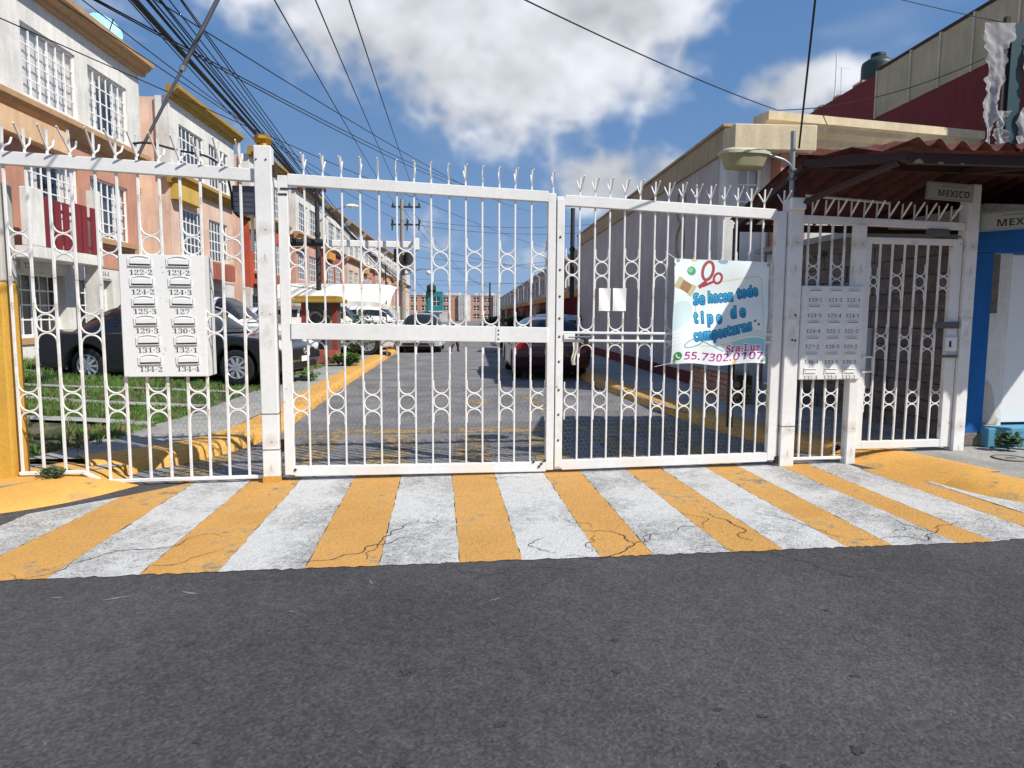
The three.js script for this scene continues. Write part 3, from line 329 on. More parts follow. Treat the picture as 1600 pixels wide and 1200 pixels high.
// ---- banner and papers
{
  const tx = canvasTex(1000, 1050, (c, w, h) => {
    const g = c.createLinearGradient(0, 0, w, h); g.addColorStop(0, '#dcebe9'); g.addColorStop(.5, '#e9f1f0'); g.addColorStop(1, '#d3e6e6'); c.fillStyle = g; c.fillRect(0, 0, w, h);
    const q = rngOf(3); c.lineWidth = 5; for (let i = 0; i < 5; i++) { c.strokeStyle = `rgba(${150 + i * 10},${190 + i * 5},${190},.55)`; c.beginPath(); c.ellipse(70 - i * 18, 520 + i * 20, 150 + i * 26, 210 + i * 14, .6, -1.2, 1.9); c.stroke(); }
    c.fillStyle = 'rgba(170,205,205,.45)'; c.beginPath(); c.ellipse(60, 560, 170, 120, -.7, 0, 7); c.fill(); c.fillStyle = 'rgba(120,196,206,.75)'; c.beginPath(); c.moveTo(650, 820); c.quadraticCurveTo(820, 760, 990, 800); c.lineTo(990, 930); c.lineTo(660, 930); c.fill();
    c.strokeStyle = 'rgba(90,150,160,.6)'; for (let i = 0; i < 4; i++) { c.beginPath(); c.moveTo(640, 800 - i * 18); c.quadraticCurveTo(820, 730 - i * 16, 990, 780 - i * 20); c.stroke(); }
    c.strokeStyle = 'rgba(200,205,170,.9)'; c.lineWidth = 14; c.setLineDash([18, 9]); c.beginPath(); c.moveTo(430, 220); c.lineTo(870, 150); c.quadraticCurveTo(920, 160, 925, 230); c.lineTo(960, 700); c.stroke(); c.beginPath(); c.moveTo(240, 870); c.quadraticCurveTo(560, 860, 780, 790); c.stroke(); c.setLineDash([]);
    c.strokeStyle = 'rgba(110,150,170,.8)'; c.lineWidth = 12; c.beginPath(); c.ellipse(230, 840, 110, 36, -.35, 0, 7); c.stroke(); c.beginPath(); c.moveTo(330, 820); c.lineTo(560, 910); c.stroke(); c.fillStyle = '#3f6f90'; for (const [x, y] of [[860, 610], [905, 645]]) { c.beginPath(); c.arc(x, y, 14, 0, 7); c.fill(); }
    c.fillStyle = '#8fb0b8'; c.beginPath(); c.ellipse(500, 12, 50, 26, 0, 0, 7); c.fill(); c.fillStyle = '#d9c789'; c.beginPath(); c.ellipse(210, 6, 34, 20, 0, 0, 7); c.fill();
    // thread spool
    c.save(); c.translate(110, 270); c.rotate(.5); c.fillStyle = '#b6b48c'; c.fillRect(-100, -60, 60, 120); c.fillStyle = '#a97f5b'; c.fillRect(-42, -50, 110, 100); c.strokeStyle = '#8a6243'; c.lineWidth = 4; for (let x = -34; x < 66; x += 12) { c.beginPath(); c.moveTo(x, -50); c.lineTo(x + 6, 50); c.stroke(); } c.fillStyle = '#c2bd92'; c.fillRect(66, -60, 50, 120); c.restore();
    // green button
    c.fillStyle = '#4f9b6c'; c.beginPath(); c.arc(180, 118, 46, 0, 7); c.fill(); c.fillStyle = '#86c39b'; c.beginPath(); c.arc(170, 108, 26, 0, 7); c.fill(); c.fillStyle = '#3c7c55'; for (const [x, y] of [[170, 105], [192, 128]]) { c.beginPath(); c.arc(x, y, 5, 0, 7); c.fill(); }
    // scissors
    c.strokeStyle = '#a8474e'; c.lineWidth = 30; c.beginPath(); c.ellipse(350, 110, 52, 92, .25, 0, 7); c.stroke(); c.lineWidth = 24; c.beginPath(); c.ellipse(455, 180, 40, 50, .3, 0, 7); c.stroke(); c.lineWidth = 38; c.beginPath(); c.moveTo(340, 215); c.lineTo(262, 282); c.stroke(); c.lineWidth = 26; c.beginPath(); c.moveTo(410, 215); c.lineTo(300, 268); c.stroke();
    const word = (s, x, y, fs, rot, wd) => { c.save(); c.translate(x, y); c.rotate(rot); c.font = `bold ${fs}px sans-serif`; c.scale(wd / c.measureText(s).width, 1); c.lineJoin = 'round'; c.textAlign = 'left'; c.strokeStyle = '#1d6f9e'; c.lineWidth = 24; c.strokeText(s, 0, 0); const gg = c.createLinearGradient(0, -fs, 0, 10); gg.addColorStop(0, '#69cbe0'); gg.addColorStop(.55, '#35a9cf'); gg.addColorStop(1, '#1c82b4'); c.fillStyle = gg; c.fillText(s, 0, 0); c.restore(); };
    word('Se', 215, 455, 150, -.1, 130); word('hacen', 368, 425, 142, -.1, 272); word('todo', 672, 378, 140, -.15, 225);
    word('t i p o', 228, 640, 148, -.06, 300); word('d e', 615, 575, 150, -.08, 150); word('composturas', 232, 826, 142, -.2, 620);
    c.lineJoin = 'round'; c.font = 'bold 100px serif'; c.textAlign = 'left'; c.save(); c.translate(590, 922); c.scale(350 / c.measureText('Sra-Luz').width, 1); c.strokeStyle = '#ffffff'; c.lineWidth = 16; c.strokeText('Sra-Luz', 0, 0); c.fillStyle = '#c2468d'; c.strokeStyle = '#c2468d'; c.lineWidth = 5; c.strokeText('Sra-Luz', 0, 0); c.fillText('Sra-Luz', 0, 0); c.restore();
    c.save(); c.translate(120, 1012); c.transform(1, 0, -.14, 1, 0, 0); c.font = 'bold 112px sans-serif'; c.scale(850 / c.measureText('55.7302.0107').width, 1); c.strokeStyle = '#f4eef4'; c.lineWidth = 12; c.strokeText('55.7302.0107', 0, 0); const pg = c.createLinearGradient(0, -90, 0, 6); pg.addColorStop(0, '#b03a86'); pg.addColorStop(.45, '#7c2f72'); pg.addColorStop(.6, '#d283b4'); pg.addColorStop(1, '#8e3474'); c.fillStyle = pg; c.fillText('55.7302.0107', 0, 0); c.restore();
    c.fillStyle = '#3f8a48'; c.beginPath(); c.arc(62, 972, 44, 0, 7); c.fill(); c.beginPath(); c.moveTo(22, 990); c.lineTo(14, 1022); c.lineTo(48, 1012); c.fill(); c.strokeStyle = '#eef6ee'; c.lineWidth = 12; c.lineCap = 'round'; c.beginPath(); c.moveTo(46, 956); c.quadraticCurveTo(50, 986, 82, 990); c.stroke();
    c.fillStyle = '#e9ecea'; c.fillRect(0, 1030, w, 20); c.fillStyle = '#d8c070'; c.beginPath(); c.arc(690, 1032, 22, 0, 7); c.fill();
  });
  tx.anisotropy = 8;
  const b = gthing('banner', 'pale vinyl banner advertising clothing repairs tied to the gate leaf', 'banner', 3.9, .97, .058); const W = .91, H = .945;
  const sheetG = grid(40, 40, (u, v) => { const x = (u - .5) * W, y = v * H - .025 * u * v * .8 + (1 - v) * (.012 * Math.sin(u * 9)); const z = .012 * Math.sin(u * 7 + v * 3) + .008 * Math.sin(v * 11 - u * 4) + .01 * Math.sin(u * 16 + v * 2) * (1 - v); return [x + .012 * v, y, z, u, v]; });
  part('vinyl_sheet', sheetG, std(W1, .55, { map: tx }), b);
  for (const [x, y] of [[-.43, .02], [-.42, .925], [.43, .04], [.445, .9]]) { part('eyelet', new THREE.TorusGeometry(.011, .004, 6, 12).translate(x, y, .022), M.steel, b); } part('tie_string', [rod([-.43, .02, .02], [-.6, -.02, -.02], .002), rod([-.42, .925, .02], [-.5, .99, -.02], .003), rod([.445, .9, .02], [.56, .915, -.02], .003)], M.metalPlain, b);
  for (const [ua, ub, l] of [[2.777, 2.884, 'white paper notice on the gate bar nearer the sliding bolt side'], [2.905, 3.029, 'white paper notice on the gate bars nearer the banner']]) { const g = grid(8, 10, (u, v) => [(u - .5) * (ub - ua), v * .2, .006 * Math.sin(u * 4 + v * 3)]); solo('paper_notice', g, M.paper, l, 'paper', gp((ua + ub) / 2, .018, 1.447), GA); }
  solo('rag', grid(6, 12, (u, v) => [(u - .5) * .05 * (1 - .3 * v) + .01 * Math.sin(v * 6), -v * .2, .012 * Math.sin(u * 9 + v * 4)]), std(srgb(214, 208, 196), .95), 'pale rag knotted on the gate below the sliding bolt', 'rag', gp(2.56, .03, 1.17), GA);
}
// ---- street lamp on its short pole
{
  const t = gthing('street_lamp', 'old ivory street lamp head on a short pole above the gate post', 'street lamp', 4.6, 2.46, -.02);
  part('pole', metreUV(rod([0, 0, 0], [-.012, .62, 0], .022, .022, 12)), M.galv, t); part('clamp', [box(-.035, .03, .19, .215, -.035, .035, .004), box(-.035, .03, .26, .285, -.035, .035, .004)], M.steel, t); part('arm', tube([[-.02, .24, .0], [-.03, .3, .02], [-.1, .35, .03], [-.22, .385, .03], [-.33, .42, .03]], .013, 24, 8), M.galv, t);
  const hx = -.5, hy = .39, hz = .03, shell = (s, yS, n) => grid(28, n, (u, v) => { const a = u * 2 * Math.PI, r = s < 0 ? Math.pow(v < .8 ? 1 - v * .32 : Math.max(.002, .744 * (1 - v) / .2), 2) : Math.cos(v * Math.PI / 2 * .98), pw = k => Math.sign(k) * Math.pow(Math.abs(k), .72), rib = s < 0 ? 1 + .015 * Math.cos(a * 18) : 1; return [hx + pw(Math.cos(a)) * .225 * Math.pow(r, .5) * rib, hy + s * yS * (s < 0 ? Math.min(1, v / .8) : Math.sin(v * Math.PI / 2)), hz + pw(Math.sin(a)) * .12 * Math.pow(r, .5) * rib]; });
  part('housing', shell(1, .05, 6), M.ivory, t); part('diffuser', shell(-1, .125, 10), std(srgb(150, 144, 112), .4), t); part('rim', grid(28, 1, (u, v) => { const a = u * 2 * Math.PI, pw = k => Math.sign(k) * Math.pow(Math.abs(k), .72); return [hx + pw(Math.cos(a)) * .235, hy - .012 + v * .024, hz + pw(Math.sin(a)) * .13]; }), M.ivory, t); part('latch', box(-.33, -.3, .29, .36, .01, .05, .005), M.steel, t);
}
// ---- canopy of corrugated red sheets over the walk-through door
{
  const t = thing('canopy', 'rusty red corrugated canopy over the walk-through door', 'canopy', [4.6, 0, -7]);
  const xl = z => z > -6.3 ? lerp(3.0, 3.38, (z + 6.3) / 1.08) : 3.0, yz = z => z > -6.3 ? lerp(2.87, 2.71, (z + 6.3) / 1.08) : lerp(2.87, 2.5, (-6.3 - z) / 1.75), x1 = 7.2, wave = x => .035 * Math.cos((x - 3.38) * 2 * Math.PI / .18);
  for (let k = 0; k < 5; k++) { const a0 = k / 5, a1 = (k + 1) / 5 + .02; const layer = off => grid(44, 10, (u, v) => { const z = -5.22 - v * 2.83, a = Math.min(1, a0 + (a1 - a0) * u), x = xl(z) + (x1 - xl(z)) * a; return [x - 4.6, yz(z) + wave(x) + .012 * (k % 2) - off + (k === 0 && v < .3 ? .03 * Math.exp(-Math.pow((x - 3.45) / .12, 2)) : 0), z + 7 + .02 * (k % 2), x, z]; }); part('roof_sheet', [layer(0), layer(.006)], M.rust, t); }
  const bx = (a, b, s = .08, q = .05) => part('beam', bar(a.map((v, i) => v - [4.6, 0, -7][i]), b.map((v, i) => v - [4.6, 0, -7][i]), s, q), M.beam, t);
bx([3.38, 2.63, -5.32], [7.1, 2.62, -5.4]); bx([3.04, 2.79, -6.3], [7.1, 2.78, -6.5]); bx([3.05, 2.42, -7.95], [7.1, 2.42, -7.95]); bx([3.04, 2.79, -6.3], [3.4, 2.64, -5.32], .06, .06); bx([3.05, 2.78, -6.32], [3.05, 2.43, -7.95], .06, .06); bx([4.6, 2.77, -6.4], [4.6, 2.62, -5.35], .06, .06); bx([4.6, 2.77, -6.4], [4.6, 2.43, -7.95], .06, .06); bx([2.98, 2.42, -6.28], [3.36, 2.62, -5.4], .04, .04);
  bx([6.2, 2.77, -6.5], [6.2, 2.43, -7.95], .06, .06); part('support_post', box(6.95 - 4.6, 7.03 - 4.6, .1, 2.6, 1.6, 1.68), M.beam, t); part('support_post', box(3.02 - 4.6, 3.08 - 4.6, .1, 2.42, -.98, -.92), M.beam, t); part('light_tube', metreUV(rod([3.25 - 4.6, 2.58, .3], [4.1 - 4.6, 2.52, .3], .014)), M.metalPlain, t);
}
// ---- street plates
{
  const plate = (seed) => canvasTex(512, 170, (c, w, h) => { c.fillStyle = '#a7aba0'; c.fillRect(0, 0, w, h); c.strokeStyle = '#7c8078'; c.lineWidth = 6; c.strokeRect(8, 8, w - 16, h - 16); c.fillStyle = '#6f736c'; const q = rngOf(seed); for (let i = 0; i < 120; i++) { c.fillStyle = `rgba(90,84,70,${q() * .12})`; c.beginPath(); c.ellipse(q() * w, q() * h, 3 + q() * 20, 2 + q() * 6, q() * 3, 0, 7); c.fill(); } c.fillStyle = '#20242a'; c.font = 'bold 92px sans-serif'; c.textAlign = 'center'; c.textBaseline = 'middle'; c.fillText('MEXICO', w * .58, h * .62); c.strokeStyle = 'rgba(70,74,70,.6)'; c.lineWidth = 8; c.beginPath(); c.moveTo(w * .3, h * .2); c.lineTo(w * .8, h * .2); c.stroke(); });
  const mk = (label, pos, turn, W, H, tilt, seed) => { const t = thing('street_plate', label, 'sign', pos, turn); part('plate', box(-W / 2, W / 2, 0, H, -.006, .006, .003), M.galv, t); const g = new THREE.PlaneGeometry(W - .01, H - .01); g.translate(0, H / 2, .0085); part('plate_face', g, std(W1, .5, { map: plate(seed) }), t); t.rotation.z = tilt; };
  mk('grey street plate lettered MEXICO hung under the canopy', gp(6.12, .1, 2.49), GA, .5, .165, -.04, 2); mk('grey street plate lettered MEXICO turned towards the blue wall', gp(6.74, .22, 2.23), GA - .85, .58, .18, .02, 6);
}
// ================================================================ BUILDINGS
function windowPart(parent, x0, x1, y0, y1, z, cols, rows, o = {}) {
  const g = new THREE.Group(); g.name = 'window'; parent.add(g); const f = .045, mw = o.mw ?? .022, d = .04, fr = [];
  fr.push(box(x0, x0 + f, y0, y1, z - d, z), box(x1 - f, x1, y0, y1, z - d, z), box(x0 + f, x1 - f, y0, y0 + f, z - d, z), box(x0 + f, x1 - f, y1 - f, y1, z - d, z));
  const w = (x1 - x0 - 2 * f) / cols, h = (y1 - y0 - 2 * f) / rows; part('frame', fr, o.frame ?? M.winWhite, g);
  const mu = []; for (let i = 1; i < cols; i++) mu.push(box(x0 + f + w * i - mw / 2, x0 + f + w * i + mw / 2, y0 + f, y1 - f, z - d * .8, z - .004)); for (let j = 1; j < rows; j++) mu.push(box(x0 + f, x1 - f, y0 + f + h * j - mw / 2, y0 + f + h * j + mw / 2, z - d * .7, z - .007)); if (mu.length) part('muntin', mu, o.frame ?? M.winWhite, g);
  if (o.fine) { for (let i = 0; i < cols; i++) for (let j = 0; j < rows; j++) { const a = x0 + f + w * i, b = y0 + f + h * j, m = part('pane', box(a + mw / 2, a + w - mw / 2, b + mw / 2, b + h - mw / 2, z - .026, z - .02), M.glass, g); m.castShadow = false; }
    const cw = (a, b, ph) => part('curtain', grid(40, 2, (u, v) => [a + (b - a) * u, y0 + .05 + (y1 - y0 - .1) * v, z - .12 + .009 * Math.sin(u * 42 + ph) + .004 * Math.sin(u * 91)]), o.curtain ?? M.curtain, g); if (o.open) { cw(x0, x0 + (x1 - x0) * .36, 0); cw(x1 - (x1 - x0) * .3, x1, 2); } else cw(x0, x1, 1); }
  else part('pane', box(x0 + f, x1 - f, y0 + f, y1 - f, z - .03, z - .022), o.pane ?? M.pane, g);
  if (o.sill) part('sill', [box(x0 - .12, x1 + .12, y0 - .16, y0 - .02, z + .02, z + .22, .01), box(x0 - .07, x1 + .07, y0 - .24, y0 - .16, z + .02, z + .15, .01)], o.sill, g);
  return g;
}
function cornice(parent, name, x0, x1, y, h, z, out, mat) { const s = new THREE.Shape([[0, 0], [out * .35, 0], [out * .4, h * .25], [out * .7, h * .45], [out * .8, h * .62], [out, h * .68], [out, h], [0, h]].map(p => new THREE.Vector2(...p))); const g = new THREE.ExtrudeGeometry(s, { depth: x1 - x0, bevelEnabled: false }); g.rotateY(-Math.PI / 2); const q = new THREE.BufferGeometry().copy(g); q.translate(x1, y, z); return part(name, metreUV(q.index ? q.toNonIndexed() : q), mat, parent); }
const C = { white: stucco(236, 233, 226), cream: stucco(232, 214, 178), tan: stucco(190, 152, 112), tanPale: stucco(226, 188, 148), orange: stucco(204, 148, 124), salmon: stucco(216, 170, 152), peach: stucco(234, 200, 178), olive: stucco(176, 142, 62), oliveL: stucco(212, 178, 88), red: stucco(198, 92, 66), brick: stucco(172, 98, 80), maroon: stucco(122, 40, 38), wine: stucco(128, 38, 48), ochre: stucco(224, 160, 72), lilac: stucco(206, 196, 196), grey: stucco(208, 204, 202), pink: stucco(206, 140, 122), sand: stucco(190, 168, 136), teal: stucco(40, 140, 140), panelTan: stucco(186, 172, 140), blue: stucco(20, 104, 178), paleBlue: stucco(92, 160, 190) };
// three-storey row houses along the lawn: x runs away along the street, z faces the street
function rowHouse(z0, c, label, near) {
  const t = thing('row_house', label, 'house', [-9.3, 0, z0], Math.PI / 2, 'row houses behind the lawn'); const W = 5.6, H = [2.55, 5.6, 8.0], X0 = -(c.ext ?? 0);
  part('core', box(X0 + .04, W - .04, 0, 7.9, -7.5, -.34), M.room, t); part('side_wall', box(X0 - .01, X0 + .035, 0, 7.98, -7.5, -.33), c.side, t); part('roof_slab', box(X0, W, 7.9, 8.0, -7.5, -.3), M.concrete, t);
  const w2 = [[.6, 2.6, 5.9, 7.36], [3.1, 5.0, 5.9, 7.36]], w1 = [[.62, 2.62, 3.3, 4.8], [3.15, 5.0, 3.3, 4.75]], w0 = [[.25, 1.9, .9, 2.25], [2.4, 4.0, .95, 2.25]];
  part('ground_floor_wall', wallHoles(W - X0, H[0], .3, w0, X0), c.ground, t).position.z = -.02; part('first_floor_wall', wallHoles(W - X0, H[1] - H[0], .3, w1, X0, H[0]), c.first, t); const top = part('top_floor_wall', wallHoles(W + .2 - X0, H[2] - H[1], .4, w2, X0 - .1, H[1]), c.top, t); top.position.z = .1;
  cornice(t, 'cornice', X0 - .25, W + .25, 7.95, .34, .1, .38, c.trim); cornice(t, 'cornice', X0 - .2, W + .2, 5.42, .34, .0, .32, c.trim);
  if (c.accent) part('colour_band', box(X0 + .02, 1.9, 4.95, 5.42, .0, .26), c.accent, t);
  w2.forEach((w, i) => windowPart(t, ...w, .05, near ? 6 : 4, 4, { fine: near === 1, open: i === 1, mw: near === 1 ? .026 : .04 })); w1.forEach((w, i) => windowPart(t, ...w, -.05, near ? 6 : 4, 4, { fine: near === 1, open: true, sill: near ? c.sill : null, mw: near === 1 ? .026 : .04 })); w0.forEach((w, i) => windowPart(t, ...w, -.2, near ? 5 : 3, 4, { pane: M.paneDark, sill: near === 1 ? c.sill : null, mw: .03 }));
  // recess to the next house
  part('recess_wall', box(W + .02, W + 2.2, 0, 7.75, -1.2, -.95), c.gap, t); part('recess_band', box(W + .02, W + 2.2, 5.1, 5.25, -.95, -.86), c.trim, t); part('rain_pipe', metreUV(rod([W + 1.05, .2, -.84], [W + 1.05, 7.9, -.84], .07, .07, 10)), M.metalPlain, t); part('entrance', box(W + .4, W + 1.3, .3, 2.4, -.95, -.9), c.door ?? M.beam, t);
  if (c.balcony) { part('balcony_slab', box(-.5, 2.1, 2.5, 2.72, .0, .75), C.white, t); part('balcony_pier', box(-.5, -.05, 2.72, 3.85, .55, .75, .02), C.white, t); part('balcony_rail', [box(-.05, 2.0, 3.5, 3.56, .62, .68), box(-.05, 2.0, 2.84, 2.9, .62, .68)], C.wine, t); for (const x of [.0, .38, .68, 1.12, 1.38, 1.75]) part('baluster', box(x, x + .2, 2.74, 3.72 + (x > 1 ? .06 : 0), .68, .72, .01), C.wine, t); part('balcony_pier', box(1.98, 2.16, 2.72, 4.2, .5, .72), C.white, t); part('pillar', box(1.95, 2.15, .3, 2.5, .4, .7), C.white, t); }
  if (c.parapet) part('parapet', box(.1, 4.2, 2.6, 3.15, .35, .5), c.parapet, t);
  return t;
}
{
  const base = { top: C.white, ground: C.white, trim: C.tan, first: C.salmon, side: C.salmon, gap: C.salmon, sill: C.tan };
  const u1 = rowHouse(-14.7, { ...base, first: C.orange, gap: C.peach, side: C.tanPale, balcony: true, ext: 2.4, accent: C.tanPale }, 'row house nearest the gate, orange first floor, wine red balcony slats', 1);
  const numTex = s => canvasTex(256, 96, (c, w, h) => { c.fillStyle = '#d9d6d0'; c.fillRect(0, 0, w, h); c.fillStyle = '#45413f'; c.font = 'bold 72px serif'; c.textAlign = 'center'; c.textBaseline = 'middle'; c.fillText(s, w / 2, h / 2); });
  for (const [s, x] of [['134-', .3], ['134-4', 3.3]]) { const g = new THREE.PlaneGeometry(.62, .22); g.translate(x + .3, 2.4, .0); part('house_number', g, std(W1, .8, { map: numTex(s) }), u1); }
  rowHouse(-22.4, { ...base, trim: C.olive, first: C.peach, gap: C.red, side: C.peach, accent: C.oliveL, parapet: C.brick, sill: C.olive }, 'second row house from the gate, olive cornice over peach walls', 2);
  rowHouse(-30.0, { ...base, trim: C.olive, first: C.red, gap: C.red, side: C.peach, accent: C.oliveL, parapet: C.brick }, 'third row house from the gate, red first floor under ochre band', 2);
  const ords = ['fourth', 'fifth', 'sixth', 'seventh', 'eighth', 'ninth', 'tenth', 'eleventh', 'twelfth'];
  const fl = [C.salmon, C.brick, C.peach, C.orange, C.salmon, C.peach], gp_ = [C.brick, C.red, C.maroon, C.brick, C.tanPale, C.red], ac = [C.tanPale, C.ochre, null, C.ochre, null, C.tanPale], sd = [C.red, C.white, C.brick, C.white, C.white, C.peach];
  ords.forEach((o, i) => rowHouse(-37.6 - i * 7.7, { ...base, first: fl[i % 6], gap: gp_[i % 6], accent: ac[i % 6], side: sd[i % 6] }, `${o} row house from the gate on the lawn side of the street`, 0));
}
// two-storey houses on the shaded side: x runs towards the gate, z faces the street
function shadeHouse(z0, len, c, label) {
  const t = thing('shade_house', label, 'house', [5.1, 0, z0], -Math.PI / 2, 'two-storey houses on the shaded side'); const ws = [[.5, 1.5, 2.9, 3.95], [2.0, 3.0, 2.9, 3.95], [len - 2.2, len - .7, 2.8, 3.95]], wg = [[.6, 2.0, .7, 1.9], [len - 1.6, len - .6, 0.15, 2.1]];
  part('core', box(.03, len - .03, 0, 4.2, -6, -.28), M.room, t); part('upper_wall', wallHoles(len, 2.05, .25, ws, 0, 2.35), c.up, t); part('lower_wall', wallHoles(len, 2.3, .25, wg, 0, 0), c.low, t); part('band', box(.005, len - .005, 2.3, 2.62, -.0, .3), c.band, t); cornice(t, 'cornice', -.02, len + .02, 4.3, .2, 0, .22, c.up); part('side_wall', box(len - .03, len + .01, 0, 4.38, -6, -.26), c.up, t);
  ws.forEach(w => windowPart(t, ...w, -.12, 3, 3, { mw: .03 })); wg.forEach((w, i) => windowPart(t, ...w, -.14, i ? 2 : 3, 3, { pane: M.paneDark, mw: .03 })); return t;
}
{ const o = ['first', 'second', 'third', 'fourth', 'fifth', 'sixth', 'seventh', 'eighth', 'ninth', 'tenth', 'eleventh', 'twelfth'], lo = [C.maroon, C.brick, C.wine, C.salmon, C.maroon, C.brick], bd = [C.ochre, C.oliveL, C.ochre, C.tanPale, C.ochre, C.tan]; o.forEach((n, i) => shadeHouse(-36.2 - i * 7.9, 7.2, { up: i % 2 ? C.lilac : C.grey, low: lo[i % 6], band: bd[i % 6] }, `${n} two-storey house beyond the grey side wall`)); }
// ---- corner house with the long grey side wall
{
  const t = thing('corner_house', 'corner house with a long grey windowless side wall and tan parapet', 'house', [4.2, 0, -11.5]);
  const g = stucco(204, 194, 190); part('side_wall', box(0, .2, 0, 4.12, -15.8, -.31), g, t); part('core', box(.21, 7, 0, 4.05, -15.7, -.32), C.grey, t); part('parapet', box(-.05, .25, 4.1, 4.5, -15.85, .02, .015), C.sand, t); part('parapet_cap', box(-.09, .3, 4.5, 4.55, -15.88, .05, .01), C.sand, t); part('plinth', box(-.03, 0, 0, .35, -15.8, -.02), C.maroon, t);
  for (const y of [3.6, 2.88]) { const e = new THREE.TorusGeometry(.3, .03, 8, 32); e.scale(.85, 1.12, 1); e.rotateY(-Math.PI / 2); e.translate(-.01, y, -2.4); part('oval_moulding', e, C.sand, t); }
  part('front_wall', wallHoles(1.0, 4.09, .3, [[.2, .62, 3.0, 3.92]], .0, 0), C.white, t); windowPart(t, .2, .62, 3.0, 3.92, -.08, 2, 3, { fine: true, mw: .03 }); part('corner_slab', box(-.08, 1.25, 4.02, 4.42, .02, .55, .02), C.cream, t); part('corner_pier', box(.75, 1.2, 0, 4.02, .02, .4), C.orange, t); part('drain_pipe', metreUV(rod([.66, .3, .06], [.66, 3.0, .06], .04)), M.metalPlain, t);
  const p = thing('pink_house', 'pink house with a heavy cream cornice behind the canopy', 'house', [5.0, 0, -11.75], 12 * R);
  part('front_wall', wallHoles(4.0, 4.32, .3, [[1.0, 2.0, 2.5, 3.5], [2.7, 3.5, 2.5, 3.5]], 0, 0), C.pink, p); part('core', box(.1, 4, 0, 4.3, -2.4, -.32), M.room, p); part('side_wall', box(.0, .09, 0, 4.3, -2.4, -.31), C.pink, p); cornice(p, 'cornice', -.3, 4.15, 4.3, .42, 0, .42, C.cream); part('roof_slab', box(-.05, 4.1, 4.6, 4.7, -2.5, -.01), C.cream, p); windowPart(p, 1.0, 2.0, 2.5, 3.5, -.12, 3, 3, { mw: .03 }); windowPart(p, 2.7, 3.5, 2.5, 3.5, -.12, 2, 3, { mw: .03 });
  part('tile_awning', grid(60, 6, (u, v) => [.2 + u * 3.4, 2.35 - v * .3 + .03 * Math.abs(Math.sin(u * 40)), .05 + v * .6]), M.rust, p);
  const m = thing('maroon_house', 'tall maroon house with tan sheet panels along its roof edge', 'house', [11, 0, -23]);
  part('side_wall', box(0, .25, 0, 6.85, 0, 13), C.maroon, m); part('side_wall', box(0, .25, 6.85, 8.0, 0, 4.1), C.maroon, m); part('roof', box(.25, 7, 6.6, 6.8, 0, 13), M.concrete, m); part('back_wall', box(.25, 7, 0, 6.6, 0, .2), C.maroon, m); part('front_wall', box(.25, 7, 0, 6.6, 12.8, 13), C.maroon, m); for (const [z, w] of [[.6, .5], [1.8, .3], [2.9, .5]]) part('coping_brick', box(-.02, .27, 8.0, 8.06, z, z + w), C.sand, m);
  const zs = [4.14, 5.6, 6.7, 7.8, 9.1, 10.4, 11.7, 13]; for (let i = 0; i < zs.length - 1; i++) { part('sheet_panel', box(-.02, .03, 6.82, 8.02, zs[i] + .03, zs[i + 1] - .03), C.panelTan, m); part('panel_post', box(-.05, .06, 6.8, 8.06, zs[i] - .03, zs[i] + .03), stucco(206, 196, 170), m); } part('panel_rail', box(-.05, .06, 8.06, 8.1, 4.1, 13), M.beam, m);
}
// ---- water tanks, dishes, aerials
function tank(pos, r, h, label) { const t = thing('water_tank', label, 'water tank', pos); const prof = [[0, 0], [r, 0], [r, h * .25], [r * 1.03, h * .27], [r * 1.03, h * .33], [r, h * .35], [r, h * .7], [r * .95, h * .8], [r * .45, h * .95], [r * .42, h]].map(p => new THREE.Vector2(...p)); part('barrel', new THREE.LatheGeometry(prof, 20), std(srgb(34, 56, 54), .5), t); part('lid', metreUV(new THREE.CylinderGeometry(r * .44, r * .46, h * .08, 16).translate(0, h * 1.02, 0)), M.black, t); part('pipe', rod([r + .03, 0, .1], [r + .03, h * .9, .1], .02), M.metalPlain, t); }
tank([11.7, 7.95, -20.1], .44, .95, 'dark green water tank on the roof of the maroon house'); tank([-8.6, 6.5, -150], 1.0, 1.5, 'black water tank on top of the teal house far down the street');
part('stand', box(-.5, .5, -1.2, 0, -.5, .5), M.concrete, scene.getObjectByName('water_tank'));
function dish(pos, r, turn, col, label, lift = .5) { const t = thing('satellite_dish', label, 'satellite dish', pos, turn); const P = []; for (let i = 0; i <= 8; i++) P.push(new THREE.Vector2(r * i / 8, .22 * r * (i / 8) ** 2)); const g = new THREE.LatheGeometry(P, 24); g.rotateX(Math.PI / 2 - .5); g.translate(0, r * 1.1 + lift, 0); part('reflector', g, std(col, .5), t); part('mast', rod([0, -.05, -.05], [0, r * 1.05 + lift, -.02], .03), M.galv, t); part('feed_arm', rod([0, r * .5 + lift, .1], [0, r * 1.5 + lift, r * 1.1], .015), M.dark, t); }
dish([-9.75, 8.0, -19.8], .44, .95, srgb(150, 214, 235), 'pale blue satellite dish on the roof edge of the first row house', .42); dish([-9.7, 8.0, -26.9], .36, 1.0, srgb(226, 150, 150), 'faded pink satellite dish on the second row house roof', .1);
function aerial(pos, h, label) { const t = thing('aerial', label, 'aerial', pos); part('mast', rod([0, 0, 0], [0, h, 0], .02), M.metalPlain, t); part('mast', rod([.25, 0, -.1], [.22, h * .75, -.1], .014), M.metalPlain, t); for (const k of [.75, .3]) part('cross_bar', rod([-.02, h * k, 0], [.5, h * k, -.1], .01), M.metalPlain, t); }
aerial([11.2, 7.95, -21.5], 1.5, 'white aerial mast on the maroon house beside the tank'); aerial([6.3, 4.4, -52], 1.9, 'thin aerial on the roof of the third shaded house'); aerial([6.3, 4.4, -68], 1.7, 'thin aerial on the roof of the fifth shaded house');
